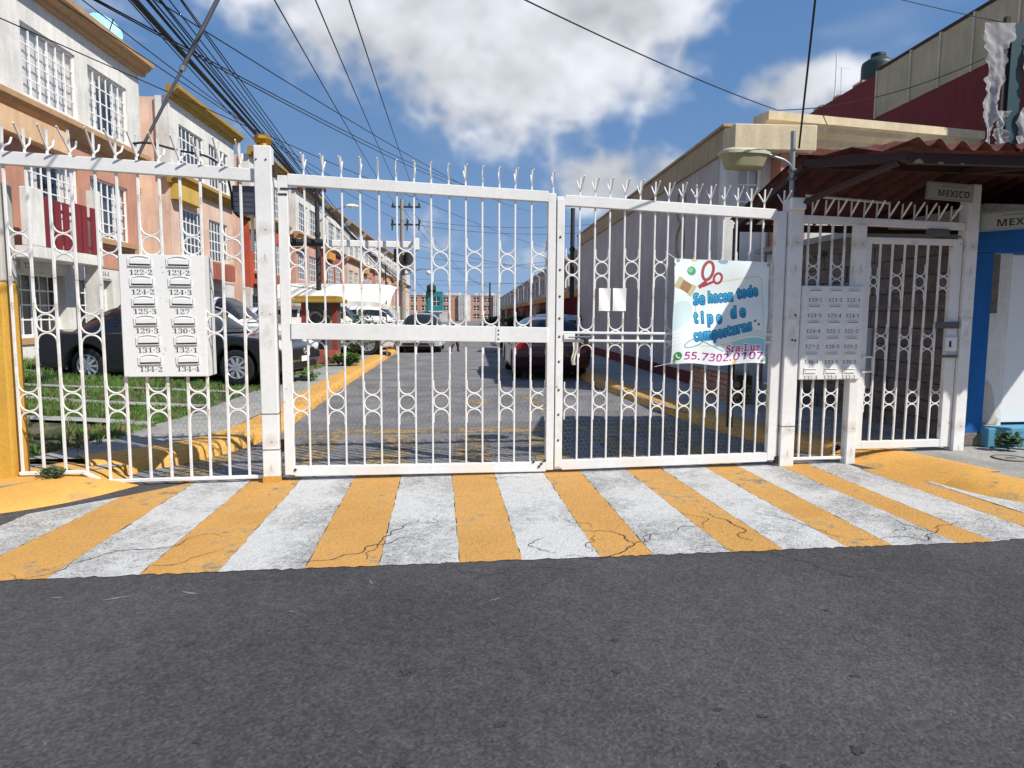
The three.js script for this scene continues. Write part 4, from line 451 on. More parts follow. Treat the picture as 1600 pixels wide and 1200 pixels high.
// ---- far end of the street
{
  const blk = (x0, w, label) => { const t = thing('brick_block', label, 'apartment block', [x0, 0, -170]); const holes = []; for (let f = 0; f < 3; f++) for (let k = 0; k < Math.floor(w / 2.6); k++) holes.push([.6 + k * 2.6, 2.2 + k * 2.6, .6 + f * 2.0, 1.8 + f * 2.0]); part('wall', wallHoles(w, 6.1, .3, holes), M.brick, t); part('core', box(.05, w - .05, 0, 6, -8, -.35), M.room, t); for (const h of holes) windowPart(t, ...h, -.08, 2, 2, { mw: .09, pane: M.pane }); part('coping', box(-.05, w + .05, 6.1, 6.25, -.4, .05), C.brick, t); for (let k = 0; k < 4; k++) part('roof_box', box(1 + k * w / 4, 1.9 + k * w / 4, 6.0, 6.9, -3, -2), C.white, t); };
  blk(-18, 10.2, 'far brick apartment block behind the concrete power pole'); blk(-7.6, 4.2, 'narrow far brick block between teal house and white stair tower'); blk(-.25, 5.4, 'far brick block between the two white stair towers'); blk(7.4, 9, 'far brick block nearest the shaded houses');
  for (const [x, l] of [[-3.2, 'far white stair tower beside the narrow brick block'], [5.2, 'far white stair tower beside the last brick block']]) { const t = thing('stair_tower', l, 'tower', [x, 0, -169.5]); part('shaft', box(0, 2.9 - (x > 0 ? .9 : 0), 0, 6.4, -6, 0), C.white, t); for (let k = 0; k < 5; k++) part('fin', box(.1 + k * .42, .26 + k * .42, .2, 6.6, .0, .25), C.white, t); for (let k = 0; k < 6; k++) part('grille_bar', box(.02, 1.98, 1 + k * .95, 1.06 + k * .95, .0, .12), C.grey, t); }
  const t = thing('teal_house', 'small teal upper storey over a pale ground floor far down the street', 'house', [-9.8, 0, -150]); part('ground_wall', box(0, 4.4, 0, 2.2, -6, 0), C.grey, t); part('upper_wall', wallHoles(3.5, 4.3, .3, [[1.5, 3.0, 3.4, 5.4]], 0, 2.2), C.teal, t); part('core', box(.02, 3.48, 2.2, 6.4, -6, -.31), C.teal, t); windowPart(t, 1.5, 3.0, 3.4, 5.4, -.08, 2, 2, { mw: .08 }); part('cornice', box(-.1, 3.6, 2.1, 2.35, -.2, .2), C.white, t); part('vent', [box(1.5, 2.9, 1.0, 1.15, 0, .06), box(1.5, 2.9, 1.3, 1.45, 0, .06), box(1.5, 2.9, 1.6, 1.75, 0, .06)], M.dark, t);
}
// ---- yellow end wall, blue wall, block wall
{
  const y = gthing('end_wall', 'wall end painted yellow below and white above, closing the fence', 'wall', -2.6); part('lower_wall', box(-1.5, .625, 0, 1.64, -.2, .06, .015), M.wallYellow, y); part('upper_wall', box(-1.5, .63, 1.64, 2.4, -.18, .05, .02), stucco(206, 202, 194), y);
  const b = thing('blue_building', 'blue and white shop front with a white metal door', 'building', [4.95, 0, -6.72], 4 * R);
  part('pillar', box(0, .24, .1, 2.05, -.06, .06, .012), C.blue, b); part('lintel', box(0, 3.4, 2.05, 2.42, -.1, .07, .012), C.blue, b); part('wall', box(.24, .5, .3, 2.05, -.25, .0), C.white, b); part('door_leaf', box(.505, 1.3, .33, 2.04, -.05, -.01, .006), std(srgb(226, 228, 228), .45), b); part('door_leaf', box(1.31, 2.1, .33, 2.04, -.05, -.01, .006), std(srgb(226, 228, 228), .45), b); part('wall', box(2.11, 3.4, .3, 2.05, -.25, .0), C.white, b); part('step', box(.22, 3.4, .1, .3, -.25, .16, .015), C.paleBlue, b); part('canopy_slab', box(-.02, 3.4, 2.42, 2.5, -4.5, .2), M.concrete, b); part('back_wall', box(.2, 3.4, .1, 2.42, -4.5, -4.3), C.white, b); part('rubble_foot', box(-.02, .235, .1, .24, -.07, .075, .02), M.block, b); part('bare_patch', box(.242, .36, 1.45, 2.04, -.0, .004), M.block, b);
  const dirt = dataTex(128, (u, v) => { const n = fbm(u, v, 8, 4, 401); return mix([.78, .74, .68], [.5, .42, .33], ss(.35, .65, n * .6 + (1 - Math.abs(v * 2 - .4)) * .25)); }); part('dirt_stain', new THREE.ShapeGeometry(new THREE.Shape([[.245, .31], [.25, .7], [.3, .78], [.36, .72], [.4, .58], [.42, .42], [.47, .36], [.45, .31]].map(p => new THREE.Vector2(...p)))).translate(0, 0, .004), std(W1, .9, { map: dirt }), b);
  const w = thing('block_wall', 'unplastered grey block wall inside the walk-through door', 'wall', [5.02, 0, -6.82]); part('mortar_bed', box(.015, .13, .1, 2.27, -4.45, 0), M.mortar, w);
  for (let r = 0; r < 11; r++) for (let k = -1; k < 11; k++) { const z1 = -(k * .41 + (r % 2) * .205), z0 = z1 - .395; const a = Math.min(0, z1), c = Math.max(-4.45, z0); if (a - c < .06) continue; const j = rr(-.01, .01), y0 = .1 + r * .198; part('block', box(-.01 + j, .1 + j, y0 + rr(0, .004), y0 + .184, c, a), M.block, w); }
  part('rubble', [box(-.06, .02, 2.27, 2.32, -2.2, -1.8, .02), box(-.04, .06, 2.27, 2.34, -3.2, -2.9, .02)], M.block, w);
  const p = thing('brick_planter', 'low brick planter with a stone edge against the grey wall', 'planter', [3.98, .11, -11.0]); for (let r = 0; r < 5; r++) for (let k = 0; k < 9; k++) part('brick', box(-.1 + rr(-.006, .006), .0, r * .085, r * .085 + .075, -.0 + k * .21 + (r % 2) * .1 - 1, k * .21 + (r % 2) * .1 - 1 + .2), M.brick, p); part('edge_stone', box(-.14, .12, .43, .49, -1.05, 1.05, .015), M.concrete, p); part('fill', box(0, .18, 0, .42, -1, 1.0), M.soil, p);
  const c = thing('wooden_crate', 'small pale wooden crate standing behind the mailbox panel', 'crate', [3.85, .11, -8.4], .3); for (const y of [.06, .2, .34]) for (const z of [-.11, .11]) part('slat', box(-.13, .13, y, y + .09, z - .008, z + .008), std(srgb(196, 168, 130), .8), c); for (const x of [-.12, .12]) for (const z of [-.1, .1]) part('corner_post', box(x - .015, x + .015, 0, .45, z - .0099, z + .0099), std(srgb(176, 148, 110), .8), c); part('lid', box(-.14, .14, .45, .47, -.13, .13), M.paper, c);
  // torn plastic sheet on its frame
  const s = thing('torn_plastic', 'torn grey plastic sheet wrapped round a dark upright panel on the blue building', 'plastic sheet', [7.05, 2.5, -9.0]); part('upright_panel', box(-.05, .12, 0, 2.7, -.05, .03), std(srgb(38, 66, 72), .4), s); part('frame_post', box(-.12, -.06, 0, 2.8, -.06, .0), M.beam, s);
  const pm = new THREE.MeshPhysicalMaterial({ color: srgb(168, 166, 166), roughness: .9, transmission: .3, thickness: 0, side: THREE.DoubleSide }); for (const [x, w_, l, sd] of [[-.32, .3, 2.6, 3], [.14, .22, 2.7, 9], [-.2, .2, 1.5, 15]]) part('plastic_strip', grid(14, 90, (u, v) => { const n = fbm(u * .25 + sd, v * .9 + sd, 10, 5, 500 + sd, .6) - .5, e = (fbm(u > .5 ? .7 : .2, v * 1.3 + sd, 9, 5, 600 + sd, .65) - .5) * .3; return [x + (u - .5) * w_ * (.75 + .35 * Math.sin(v * 5 + sd)) + e * Math.abs(u - .5) * 2 + n * .05 + v * .08, v * l + .1, n * .12 + .06]; }), pm, s);
}
// ---- low boundary walls beyond the shaded parking
{ const w = thing('boundary_wall', 'low white boundary wall by the shaded hedge', 'wall', [4.3, 0, -30]); part('panel', box(-.9, .7, 0, 1.35, -.1, .1), C.white, w); part('coping', box(-.95, .75, 1.35, 1.42, -.14, .14), C.grey, w); const g = thing('sheet_gate', 'dark red sheet metal gate at the far end of the grey wall', 'gate', [3.7, .1, -27.6]); part('leaf', box(-.3, .45, 0, 2.0, -.03, .03), C.wine, g); part('gate_post', box(-.38, -.31, 0, 2.2, -.05, .05), C.white, g); }
// ================================================================ VEHICLES
// x forward, y up, z right; built as lower body, glasshouse, wheels and fittings
function car(spec, label, pos, turn, group) {
  const { L, Wd, H, belt, wb, wr = .32, hood, deck, xw0, xw1, xr1, xr0, paint, fAxle, name = 'car', cat = 'car' } = spec; const t = thing(name, label, cat, pos, turn, group), h = L / 2, hw = Wd / 2, fx = fAxle, rx = fAxle - wb, gc = .2, ar = wr + .05;
  const s = new THREE.Shape(); s.moveTo(-h + .05, .34); s.lineTo(-h, .52); s.quadraticCurveTo(-h - .01, deck - .12, -h + .08, deck); s.lineTo(xr0, deck + (belt - deck) * .9); s.lineTo(xw0 - .1, belt); s.lineTo(xw0, belt - .02); s.quadraticCurveTo(h - .5, hood + .02, h - .14, hood - .12); s.quadraticCurveTo(h + .01, hood - .25, h, .44); s.lineTo(h - .06, .26); s.lineTo(fx + ar + .02, gc + .02); s.absarc(fx, wr, ar, -.25, Math.PI + .25, false); s.lineTo(rx + ar + .02, gc); s.absarc(rx, wr, ar, -.25, Math.PI + .25, false); s.lineTo(-h + .2, .26); s.closePath();
  const bg = new THREE.ExtrudeGeometry(s, { depth: Wd - .2, bevelEnabled: true, bevelThickness: .1, bevelSize: .05, bevelOffset: -.05, bevelSegments: 4, curveSegments: 14 }); bg.translate(0, 0, -hw + .1); part('body', bg, paint, t);
  part('underside', box(-h + .3, h - .3, .16, .4, -hw + .18, hw - .18), M.rubber, t);
  const roofY = x => { if (x >= xw0 || x <= xr0) return belt; if (x > xw1) { const k = (xw0 - x) / (xw0 - xw1); return belt + (H - belt - .03) * Math.sin(k * Math.PI / 2 * .92) / Math.sin(Math.PI / 2 * .92); } if (x < xr1) { const k = (x - xr0) / (xr1 - xr0); return belt + (H - belt - .05) * Math.sin(k * Math.PI / 2 * .95) / Math.sin(Math.PI / 2 * .95); } const k = (x - xr1) / (xw1 - xr1); return H - .05 + .02 * k + .045 * Math.sin(k * Math.PI); };
  const S = (x, a, off = 0) => { const A = a * Math.PI, c = Math.cos(A), q = Math.sin(A), y = roofY(x), zw = hw - .05, pw = (v, e) => Math.sign(v) * Math.pow(Math.abs(v), e); const up = Math.pow(Math.abs(q), .62); return [x, belt - .03 + (y - belt + .03) * up + off * q, pw(c, .42) * (zw - .2 * up) + off * c]; };
  const pat = (x0, x1, a0, a1, off, nu = 14, nv = 10) => grid(nu, nv, (u, v) => S(x0 + (x1 - x0) * u, a0 + (a1 - a0) * v, off));
  part('cabin', pat(xr0, xw0, 0, 1, 0, 36, 28), paint, t);
  part('windscreen', pat(xw0 - .06, xw1 + .05, .17, .83, .008), M.paneDark, t); part('rear_window', pat(xr0 + .06, xr1 - .03, .17, .83, .008), M.paneDark, t);
  const mid = (xw1 + xr1) / 2 - .05; for (const [a0, a1] of [[.035, .15], [.85, .965]]) { part('side_window', pat(xw0 - .28, mid + .05, a0, a1, .009), M.paneDark, t); part('side_window', pat(mid - .03, xr1 + .1, a0, a1, .009), M.paneDark, t); if (spec.van) part('side_window', pat(xr1 + .04, xr0 + .25, a0, a1, .009), M.paneDark, t); }
  const tyre = new THREE.LatheGeometry([[wr * .62, -.09], [wr * .9, -.1], [wr, -.07], [wr, .07], [wr * .9, .1], [wr * .62, .09]].map(p => new THREE.Vector2(...p)), 28); tyre.rotateX(Math.PI / 2);
  const rim = []; rim.push(new THREE.TorusGeometry(wr * .61, .018, 6, 28)); for (let k = 0; k < 9; k++) { const a = k / 9 * 2 * Math.PI; rim.push(bar([Math.cos(a) * .04, Math.sin(a) * .04, .01], [Math.cos(a) * wr * .6, Math.sin(a) * wr * .6, .0], .04, .02)); } rim.push(new THREE.CylinderGeometry(.05, .05, .04, 12).rotateX(Math.PI / 2)); rim.push(new THREE.CircleGeometry(wr * .6, 24).translate(0, 0, -.05)); const rimG = mergeGeometries(rim.map(prep));
  for (const x of [fx, rx]) for (const sd of [-1, 1]) { const w = part('wheel', tyre, M.rubber, t); w.position.set(x, wr, sd * (hw - .12)); const r = part('rim', rimG, M.rim, w); r.position.z = .075 * sd; if (sd < 0) r.rotation.y = Math.PI; }
  const lamp = std(srgb(214, 222, 228), .12), red = std(srgb(150, 24, 22), .25); for (const sd of [-1, 1]) { const hl = part('headlight', new RoundedBoxGeometry(.34, .15, .3, 3, .05), lamp, t); hl.position.set(h - .17, hood - .17, sd * (hw - .2)); hl.rotation.set(0, -sd * .45, -.3); const tl = part('tail_light', new RoundedBoxGeometry(.1, .2, .3, 2, .03), red, t); tl.position.set(-h + .05, deck - .2, sd * (hw - .19)); const mi = part('mirror', new RoundedBoxGeometry(.12, .11, .17, 2, .04), paint, t); mi.position.set(xw0 - .42, belt + .06, sd * (hw + .06)); for (const x of [mid + .2, mid - .65]) part('door_handle', box(x, x + .16, belt - .17, belt - .145, sd > 0 ? hw : -hw - .02, sd > 0 ? hw + .02 : -hw, .004), spec.trim ?? paint, t); part('door_seam', [box(mid - .005, mid + .004, .35, belt - .03, sd > 0 ? hw - .002 : -hw - .003, sd > 0 ? hw + .003 : -hw + .002), box(xw0 - .25, xw0 - .242, .4, belt - .03, sd > 0 ? hw - .002 : -hw - .003, sd > 0 ? hw + .003 : -hw + .002)], M.black, t); }
  part('grille', box(h - .03, h + .012, .46, hood - .22, -hw * .55, hw * .55, .01), M.black, t); part('lower_grille', box(h - .05, h + .006, .28, .38, -hw * .7, hw * .7, .01), M.black, t); part('number_plate', box(h + .01, h + .022, .4, .5, -.17, .17), M.paper, t); part('number_plate', box(-h - .018, -h - .002, .56, .68, -.17, .17), M.paper, t); part('emblem', new THREE.TorusGeometry(.05, .012, 6, 16).rotateY(Math.PI / 2).translate(h + .014, hood - .27, 0), M.rim, t);
  return t;
}
const paint = (r, g, b, m = 0) => new THREE.MeshPhysicalMaterial({ color: srgb(r, g, b), roughness: .35, metalness: m, clearcoat: 1, clearcoatRoughness: .05, side: THREE.DoubleSide });
const sedan = { L: 4.65, Wd: 1.78, H: 1.44, belt: .93, wb: 2.78, fAxle: 1.42, hood: .86, deck: .96, xw0: 1.0, xw1: .2, xr1: -1.0, xr0: -1.75 }, suv = { L: 4.4, Wd: 1.82, H: 1.68, belt: 1.06, wb: 2.65, fAxle: 1.4, hood: 1.02, deck: 1.05, xw0: 1.02, xw1: .35, xr1: -1.7, xr0: -2.14, wr: .35, van: true }, hatch = { L: 3.95, Wd: 1.68, H: 1.48, belt: .93, wb: 2.5, fAxle: 1.22, hood: .9, deck: .95, xw0: .92, xw1: .2, xr1: -1.4, xr0: -1.9, wr: .3 };
car({ ...sedan, paint: paint(18, 19, 24) }, 'black sedan parked on the lawn strips behind the fence', [-5.44, .14, -13.5], -8 * R);
car({ ...suv, name: 'sport_utility', cat: 'car', paint: paint(232, 233, 234) }, 'white sport utility car parked just behind the black sedan', [-6.3, .16, -17.2], -4 * R);
car({ ...hatch, paint: paint(228, 230, 232) }, 'white hatchback parked by the red-columned shrine', [-6.3, .15, -20.6], -2 * R);
car({ ...suv, L: 4.6, fAxle: 1.45, wb: 2.8, paint: paint(222, 216, 208) }, 'cream white minivan standing under the white awning', [-4.75, .13, -23.1], 0);
car({ ...suv, H: 1.85, paint: paint(236, 237, 238) }, 'tall white van parked beyond the awning near the power pole', [-5.0, .13, -36], 0);
car({ ...hatch, paint: paint(232, 234, 236) }, 'white hatchback on the roadway facing the gate', [-1.98, 0, -27.8], -90 * R);
car({ ...hatch, paint: paint(184, 188, 192, .5) }, 'silver hatchback parked nose out on the shaded side', [2.75, 0, -27], Math.PI - 6 * R);
car({ ...hatch, H: 1.38, belt: .9, paint: paint(66, 18, 22) }, 'dark maroon hatchback parked along the shaded side of the roadway', [1.72, 0, -16.9], 91 * R);
// ================================================================ SMALL STRUCTURES ON THE LAWN SIDE
{
  const t = thing('shrine', 'small roadside shrine with red columns and a tan roof slab', 'shrine', [-3.95, .13, -18.6]); part('base', box(-.55, .42, 0, .35, -.3, .3, .01), C.brick, t); for (const x of [-.48, .3]) part('column', box(x, x + .14, .35, 1.58, .1, .24, .008), stucco(150, 62, 44), t); part('roof_slab', [box(-.75, .6, 1.58, 1.68, -.45, .45, .02), box(-.62, .48, 1.68, 1.76, -.36, .36, .02)], C.olive, t); part('back_panel', box(-.48, .44, .35, 1.58, -.28, -.2), M.boxGrey, t); for (const [x, y, r] of [[-.2, 1.18, .16], [.08, 1.12, .13], [-.1, .85, .14], [-.28, .9, .09]]) part('wreath', new THREE.TorusGeometry(r, .04, 6, 16).translate(x, y, -.16), M.ivory, t);
  const a = thing('awning', 'white fabric awning with a scalloped edge over the minivan', 'awning', [-4.2, 0, -22.6]);
  part('cloth', grid(40, 12, (u, v) => { const x = -2.4 + u * 4.0, z = -2.6 + v * 3.0; return [x, 2.5 - .62 * v * v - .06 * v - .05 * Math.sin(v * Math.PI) * Math.abs(Math.sin(u * Math.PI * 3)) - (u > .8 ? (u - .8) * (u - .8) * 3 : 0), z]; }), M.fabric, a);
  part('valance', grid(120, 3, (u, v) => { const x = -2.4 + u * 4.0; return [x, 1.83 - v * (.12 + .05 * Math.abs(Math.sin(u * Math.PI * 12))) - (u > .8 ? (u - .8) * (u - .8) * 3 : 0), .41 + .02 * Math.sin(u * 40) * v]; }), M.fabric, a); for (const [x, z] of [[-2.3, .35], [1.5, .35], [-2.3, -2.5], [1.5, -2.5]]) part('pole', rod([x, .1, z], [x, z > 0 ? 1.86 : 2.45, z], .025), M.galv, a);
  const b = thing('guard_bollard', 'short yellow concrete bollard at the kerb beyond the awning', 'bollard', [-2.95, .02, -26.2]); part('shaft', new THREE.CylinderGeometry(.13, .15, .6, 16).translate(0, .3, 0), M.kerbYellow, b); part('cap', new THREE.SphereGeometry(.13, 14, 6, 0, 7, 0, 1.6).scale(1, .4, 1).translate(0, .6, 0), M.kerbYellow, b);
}
// ================================================================ POLES AND LINES
{
  const conc = stucco(170, 164, 154);
  const p = thing('power_pole', 'concrete power pole with two crossarms, transformer and lamp arm', 'utility pole', [-4.7, 0, -48]); part('shaft', new THREE.CylinderGeometry(.13, .2, 9.2, 14).translate(0, 4.6, 0), conc, p); part('crossarm', box(-.7, 1.25, 8.62, 8.74, -.06, .06), M.dark, p); part('crossarm', box(-.75, 1.2, 7.45, 7.56, -.06, .06), M.dark, p);
  for (const x of [-.6, .1, .5, 1.15]) part('insulator', new THREE.LatheGeometry([[.02, 0], [.07, .02], [.04, .08], [.08, .12], [.03, .2], [0, .3]].map(q => new THREE.Vector2(...q)), 10).translate(x, 8.74, 0), M.dark, p); for (const x of [-.7, .3, 1.1]) part('fuse_cutout', [box(x, x + .08, 7.1, 7.9, .06, .14), rod([x + .04, 7.2, .1], [x + .14, 7.8, .15], .03)], M.dark, p);
  part('transformer', [new THREE.CylinderGeometry(.3, .3, .85, 18).translate(-.25, 5.4, .35).toNonIndexed(), new THREE.CylinderGeometry(.3, .3, .8, 18).translate(.45, 5.2, .35).toNonIndexed()], M.dark, p); part('lamp_arm', tube([[.1, 4.1, 0], [.8, 4.4, .05], [1.4, 4.55, .05], [1.75, 4.5, .05]], .04, 16, 6), M.galv, p); part('lamp_head', new THREE.SphereGeometry(.2, 12, 8).scale(.8, .75, .7).translate(1.75, 4.3, .05), M.paper, p);
  const pole = (x, z, h, r, mat, label, arm) => { const q = thing('street_pole', label, 'pole', [x, 0, z]); part('shaft', new THREE.CylinderGeometry(r * .75, r, h, 10).translate(0, h / 2, 0), mat, q); part('cap', new THREE.CylinderGeometry(r * .8, r * .8, .08, 10).translate(0, h, 0), M.dark, q); part('band', new THREE.CylinderGeometry(r * 1.1, r * 1.1, .12, 10).translate(0, h * .72, 0), M.dark, q); if (arm) { part('lamp_arm', tube([[0, h * .78, 0], [.5, h * .85, .1], [1.0, h * .88, .15]], .03, 10, 6), M.galv, q); part('lamp_head', new THREE.SphereGeometry(.14, 10, 8).scale(1.6, .5, .8).translate(1.15, h * .88, .15), M.paper, q); part('crossarm', box(-.35, .3, h * .96, h * .985, -.03, .03), M.dark, q); } };
  pole(-5.05, -23.4, 5.6, .09, M.dark, 'slim dark street pole with a lamp arm behind the awning', true); pole(-5.6, -46, 4.6, .06, M.dark, 'thin dark pole in front of the row houses near the power pole'); pole(2.35, -90, 5.6, .14, M.dark, 'dark pole far down the roadway centre', false); pole(4.0, -27.7, 5.6, .11, M.dark, 'dark pole at the far corner of the grey wall'); pole(-7.6, -120, 5.4, .1, M.dark, 'far thin pole before the teal house');
  const lineMat = M.cable; const line = (a, b, sag, r, label, group, ext = 0) => { const A = new THREE.Vector3(...a), B = new THREE.Vector3(...b); if (ext) A.addScaledVector(A.clone().sub(B), ext); const pts = []; for (let i = 0; i <= 14; i++) { const k = i / 14, q = A.clone().lerp(B, k); q.y -= sag * 4 * k * (1 - k); pts.push(q.toArray()); } const o = pts[0].slice(); solo('overhead_line', tube(pts.map(q => [q[0] - o[0], q[1] - o[1], q[2] - o[2]]), r, 28, 5), lineMat, label, 'overhead line', o, 0, group); };
  line([-3.80,5.17,-9.00], [-4.86,4.16,-48.00], 0.51, 0.012, 'dark cable in the dense bundle sweeping along the row houses', 'cable bundle along the row houses', 0.25);
  line([-3.74,5.17,-9.00], [-4.91,4.08,-48.00], 0.52, 0.02, 'dark cable in the dense bundle sweeping along the row houses', 'cable bundle along the row houses', 0.25);
  line([-3.70,5.18,-9.00], [-4.46,3.73,-48.00], 0.64, 0.022, 'dark cable in the dense bundle sweeping along the row houses', 'cable bundle along the row houses', 0.25);
  line([-3.66,5.18,-9.00], [-4.88,3.73,-48.00], 0.47, 0.018, 'dark cable in the dense bundle sweeping along the row houses', 'cable bundle along the row houses', 0.25);
  line([-3.61,5.18,-9.00], [-4.91,3.78,-48.00], 0.45, 0.01, 'dark cable in the dense bundle sweeping along the row houses', 'cable bundle along the row houses', 0.25);
  line([-3.56,5.18,-9.00], [-4.45,3.44,-48.00], 0.65, 0.016, 'dark cable in the dense bundle sweeping along the row houses', 'cable bundle along the row houses', 0.25);
  line([-3.50,5.18,-9.00], [-4.53,3.56,-48.00], 0.49, 0.009, 'dark cable in the dense bundle sweeping along the row houses', 'cable bundle along the row houses', 0.25);
  line([-3.44,5.18,-9.00], [-4.64,3.28,-48.00], 0.67, 0.009, 'dark cable in the dense bundle sweeping along the row houses', 'cable bundle along the row houses', 0.25);
  line([-3.37,5.19,-9.00], [-4.48,3.41,-48.00], 0.59, 0.008, 'dark cable in the dense bundle sweeping along the row houses', 'cable bundle along the row houses', 0.25);
  line([-3.30,5.19,-9.00], [-4.61,3.17,-48.00], 0.44, 0.008, 'dark cable in the dense bundle sweeping along the row houses', 'cable bundle along the row houses', 0.25);
  line([-3.21,5.19,-9.00], [-4.73,3.22,-48.00], 0.7, 0.008, 'dark cable in the dense bundle sweeping along the row houses', 'cable bundle along the row houses', 0.25);
  line([-3.86,5.17,-9.00], [-4.49,2.96,-48.00], 0.48, 0.008, 'dark cable in the dense bundle sweeping along the row houses', 'cable bundle along the row houses', 0.25);
  line([-3.61,5.36,-10.00], [3.43,11.87,-60.00], 0.9, 0.009, 'thin cable crossing high from the row houses to the far poles', 'thin cables crossing above the gate', 0.2);
  line([-3.58,5.31,-10.00], [2.88,11.76,-60.00], 0.9, 0.009, 'thin cable crossing high from the row houses to the far poles', 'thin cables crossing above the gate', 0.2);
  line([-3.26,5.62,-11.00], [5.63,10.30,-60.00], 0.8, 0.009, 'thin cable crossing high from the row houses to the far poles', 'thin cables crossing above the gate', 0.2);
  line([-5.01,5.57,-10.00], [-4.19,8.40,-48.00], 0.6, 0.009, 'thin cable crossing high from the row houses to the far poles', 'thin cables crossing above the gate', 0.2);
  line([-5.14,6.00,-11.00], [-3.55,7.47,-48.00], 0.8, 0.009, 'thin cable crossing high from the row houses to the far poles', 'thin cables crossing above the gate', 0.2);
  line([-4.97,5.55,-14.00], [10.48,7.42,-70.00], 0.5, 0.009, 'thin cable crossing high from the row houses to the far poles', 'thin cables crossing above the gate', 0.2);
  line([-2.30,5.22,-9.00], [-5.17,8.90,-48.00], 0.25, 0.009, 'thin power line dropping steeply to the power pole crossarm', 'power lines to the pole top', 0.3);
  line([-1.83,5.23,-9.00], [-4.44,8.91,-48.00], 0.25, 0.009, 'thin power line dropping steeply to the power pole crossarm', 'power lines to the pole top', 0.3);
  line([-1.44,5.24,-9.00], [-3.54,8.88,-48.00], 0.25, 0.009, 'thin power line dropping steeply to the power pole crossarm', 'power lines to the pole top', 0.3);
  line([0.63,4.45,-7.00], [5.12,4.85,-11.70], 0.08, 0.008, 'thin line running down to the pink house roof corner', undefined, 0.3);
  line([2.53,3.81,-5.20], [2.97,2.93,-6.30], 0.0, 0.009, 'black drop line coming down to the lamp pole', undefined, 0.3);
  line([5.12,4.85,-11.70], [8.38,5.63,-10.50], 0.25, 0.008, 'slack line from the pink house corner towards the torn plastic', undefined, 0);
  line([8.38,7.76,-14.00], [11.16,7.27,-14.00], 0.02, 0.008, 'thin high line above the maroon house', undefined, 0.2);
  line([-3.55,7.77,-48.00], [8.84,7.97,-50.00], 0.35, 0.014, 'far thin line spanning between the power pole and the shaded houses', 'far lines across the street', 0);
  line([-3.55,7.47,-48.00], [8.85,7.43,-50.00], 0.35, 0.014, 'far thin line spanning between the power pole and the shaded houses', 'far lines across the street', 0);
  line([-4.21,6.27,-48.00], [10.68,4.93,-60.00], 0.35, 0.014, 'far thin line spanning between the power pole and the shaded houses', 'far lines across the street', 0);
  line([-5.27,6.41,-60.00], [12.45,6.48,-70.00], 0.35, 0.014, 'far thin line spanning between the power pole and the shaded houses', 'far lines across the street', 0);
  line([-5.28,5.34,-60.00], [10.10,6.57,-60.00], 0.35, 0.014, 'far thin line spanning between the power pole and the shaded houses', 'far lines across the street', 0);
  line([-6.17,5.05,-70.00], [14.26,5.38,-80.00], 0.35, 0.014, 'far thin line spanning between the power pole and the shaded houses', 'far lines across the street', 0);
  line([-6.33,4.85,-80.00], [14.25,5.96,-80.00], 0.35, 0.014, 'far thin line spanning between the power pole and the shaded houses', 'far lines across the street', 0);
  line([-4.58,3.68,-48.00], [-6.44,4.51,-150.00], 1.2, 0.014, 'far line sagging from the power pole down the street', 'far lines down the street', 0);
  line([-4.48,4.55,-48.00], [-5.07,4.79,-150.00], 1.2, 0.014, 'far line sagging from the power pole down the street', 'far lines down the street', 0);
  line([-4.19,8.74,-48.00], [2.31,5.11,-90.00], 1.2, 0.014, 'far line sagging from the power pole down the street', 'far lines down the street', 0);
  line([-4.83,8.82,-48.00], [1.90,5.27,-90.00], 1.2, 0.014, 'far line sagging from the power pole down the street', 'far lines down the street', 0);
}
// ================================================================ PLANTS
function foliage(n, fn, size, seed) { const q = rngOf(seed), P = [], I = []; for (let i = 0; i < n; i++) { const [x, y, z] = fn(q), s = size * (.6 + q() * .8), a = q() * 6.3, b = (q() - .3) * 1.6, c = Math.cos(a), d = Math.sin(a), cb = Math.cos(b), sb = Math.sin(b), o = P.length / 3; const ax = [c * cb, sb, d * cb], bx = [-d * .45, .15 * (q() - .5), c * .45]; P.push(x, y, z, x + ax[0] * s * .5 + bx[0] * s, y + ax[1] * s * .5 + bx[1] * s, z + ax[2] * s * .5 + bx[2] * s, x + ax[0] * s, y + ax[1] * s, z + ax[2] * s, x + ax[0] * s * .5 - bx[0] * s, y + ax[1] * s * .5 - bx[1] * s, z + ax[2] * s * .5 - bx[2] * s); I.push(o, o + 1, o + 2, o, o + 2, o + 3); } const g = new THREE.BufferGeometry(); g.setAttribute('position', new THREE.Float32BufferAttribute(P, 3)); g.setIndex(I); g.computeVertexNormals(); return g; }
const leafMat = (r, g, b) => new THREE.MeshPhysicalMaterial({ color: new THREE.Color(r, g, b), roughness: .8, transmission: .25, thickness: 0, side: THREE.DoubleSide });
function bush(name, label, cat, pos, rx, ry, rz, n, size, mat, seed, trunk = .3) { const t = thing(name, label, cat, pos); const lob = [], lq = rngOf(seed + 1); for (let i = 0; i < 9; i++) lob.push([(lq() - .5) * 1.1 * rx, ry * (.55 + lq() * .8), (lq() - .5) * 1.1 * rz, .35 + lq() * .35]); part('crown', foliage(n, q => { const l = lob[Math.floor(q() * lob.length)], a = q() * 6.3, e = Math.acos(2 * q() - 1), r = Math.pow(q(), .4) * l[3]; return [l[0] + Math.cos(a) * Math.sin(e) * r * rx, l[1] + Math.cos(e) * r * ry, l[2] + Math.sin(a) * Math.sin(e) * r * rz]; }, size, seed), mat, t); if (trunk) { part('trunk', [metreUV(rod([0, 0, 0], [.03, ry * .9, 0], trunk * .12, trunk * .07)), rod([.02, ry * .5, 0], [rx * .4, ry * 1.1, .1], trunk * .06, trunk * .03), rod([.02, ry * .45, 0], [-rx * .4, ry * 1.05, -.1], trunk * .06, trunk * .03)], M.beam, t); } return t; }
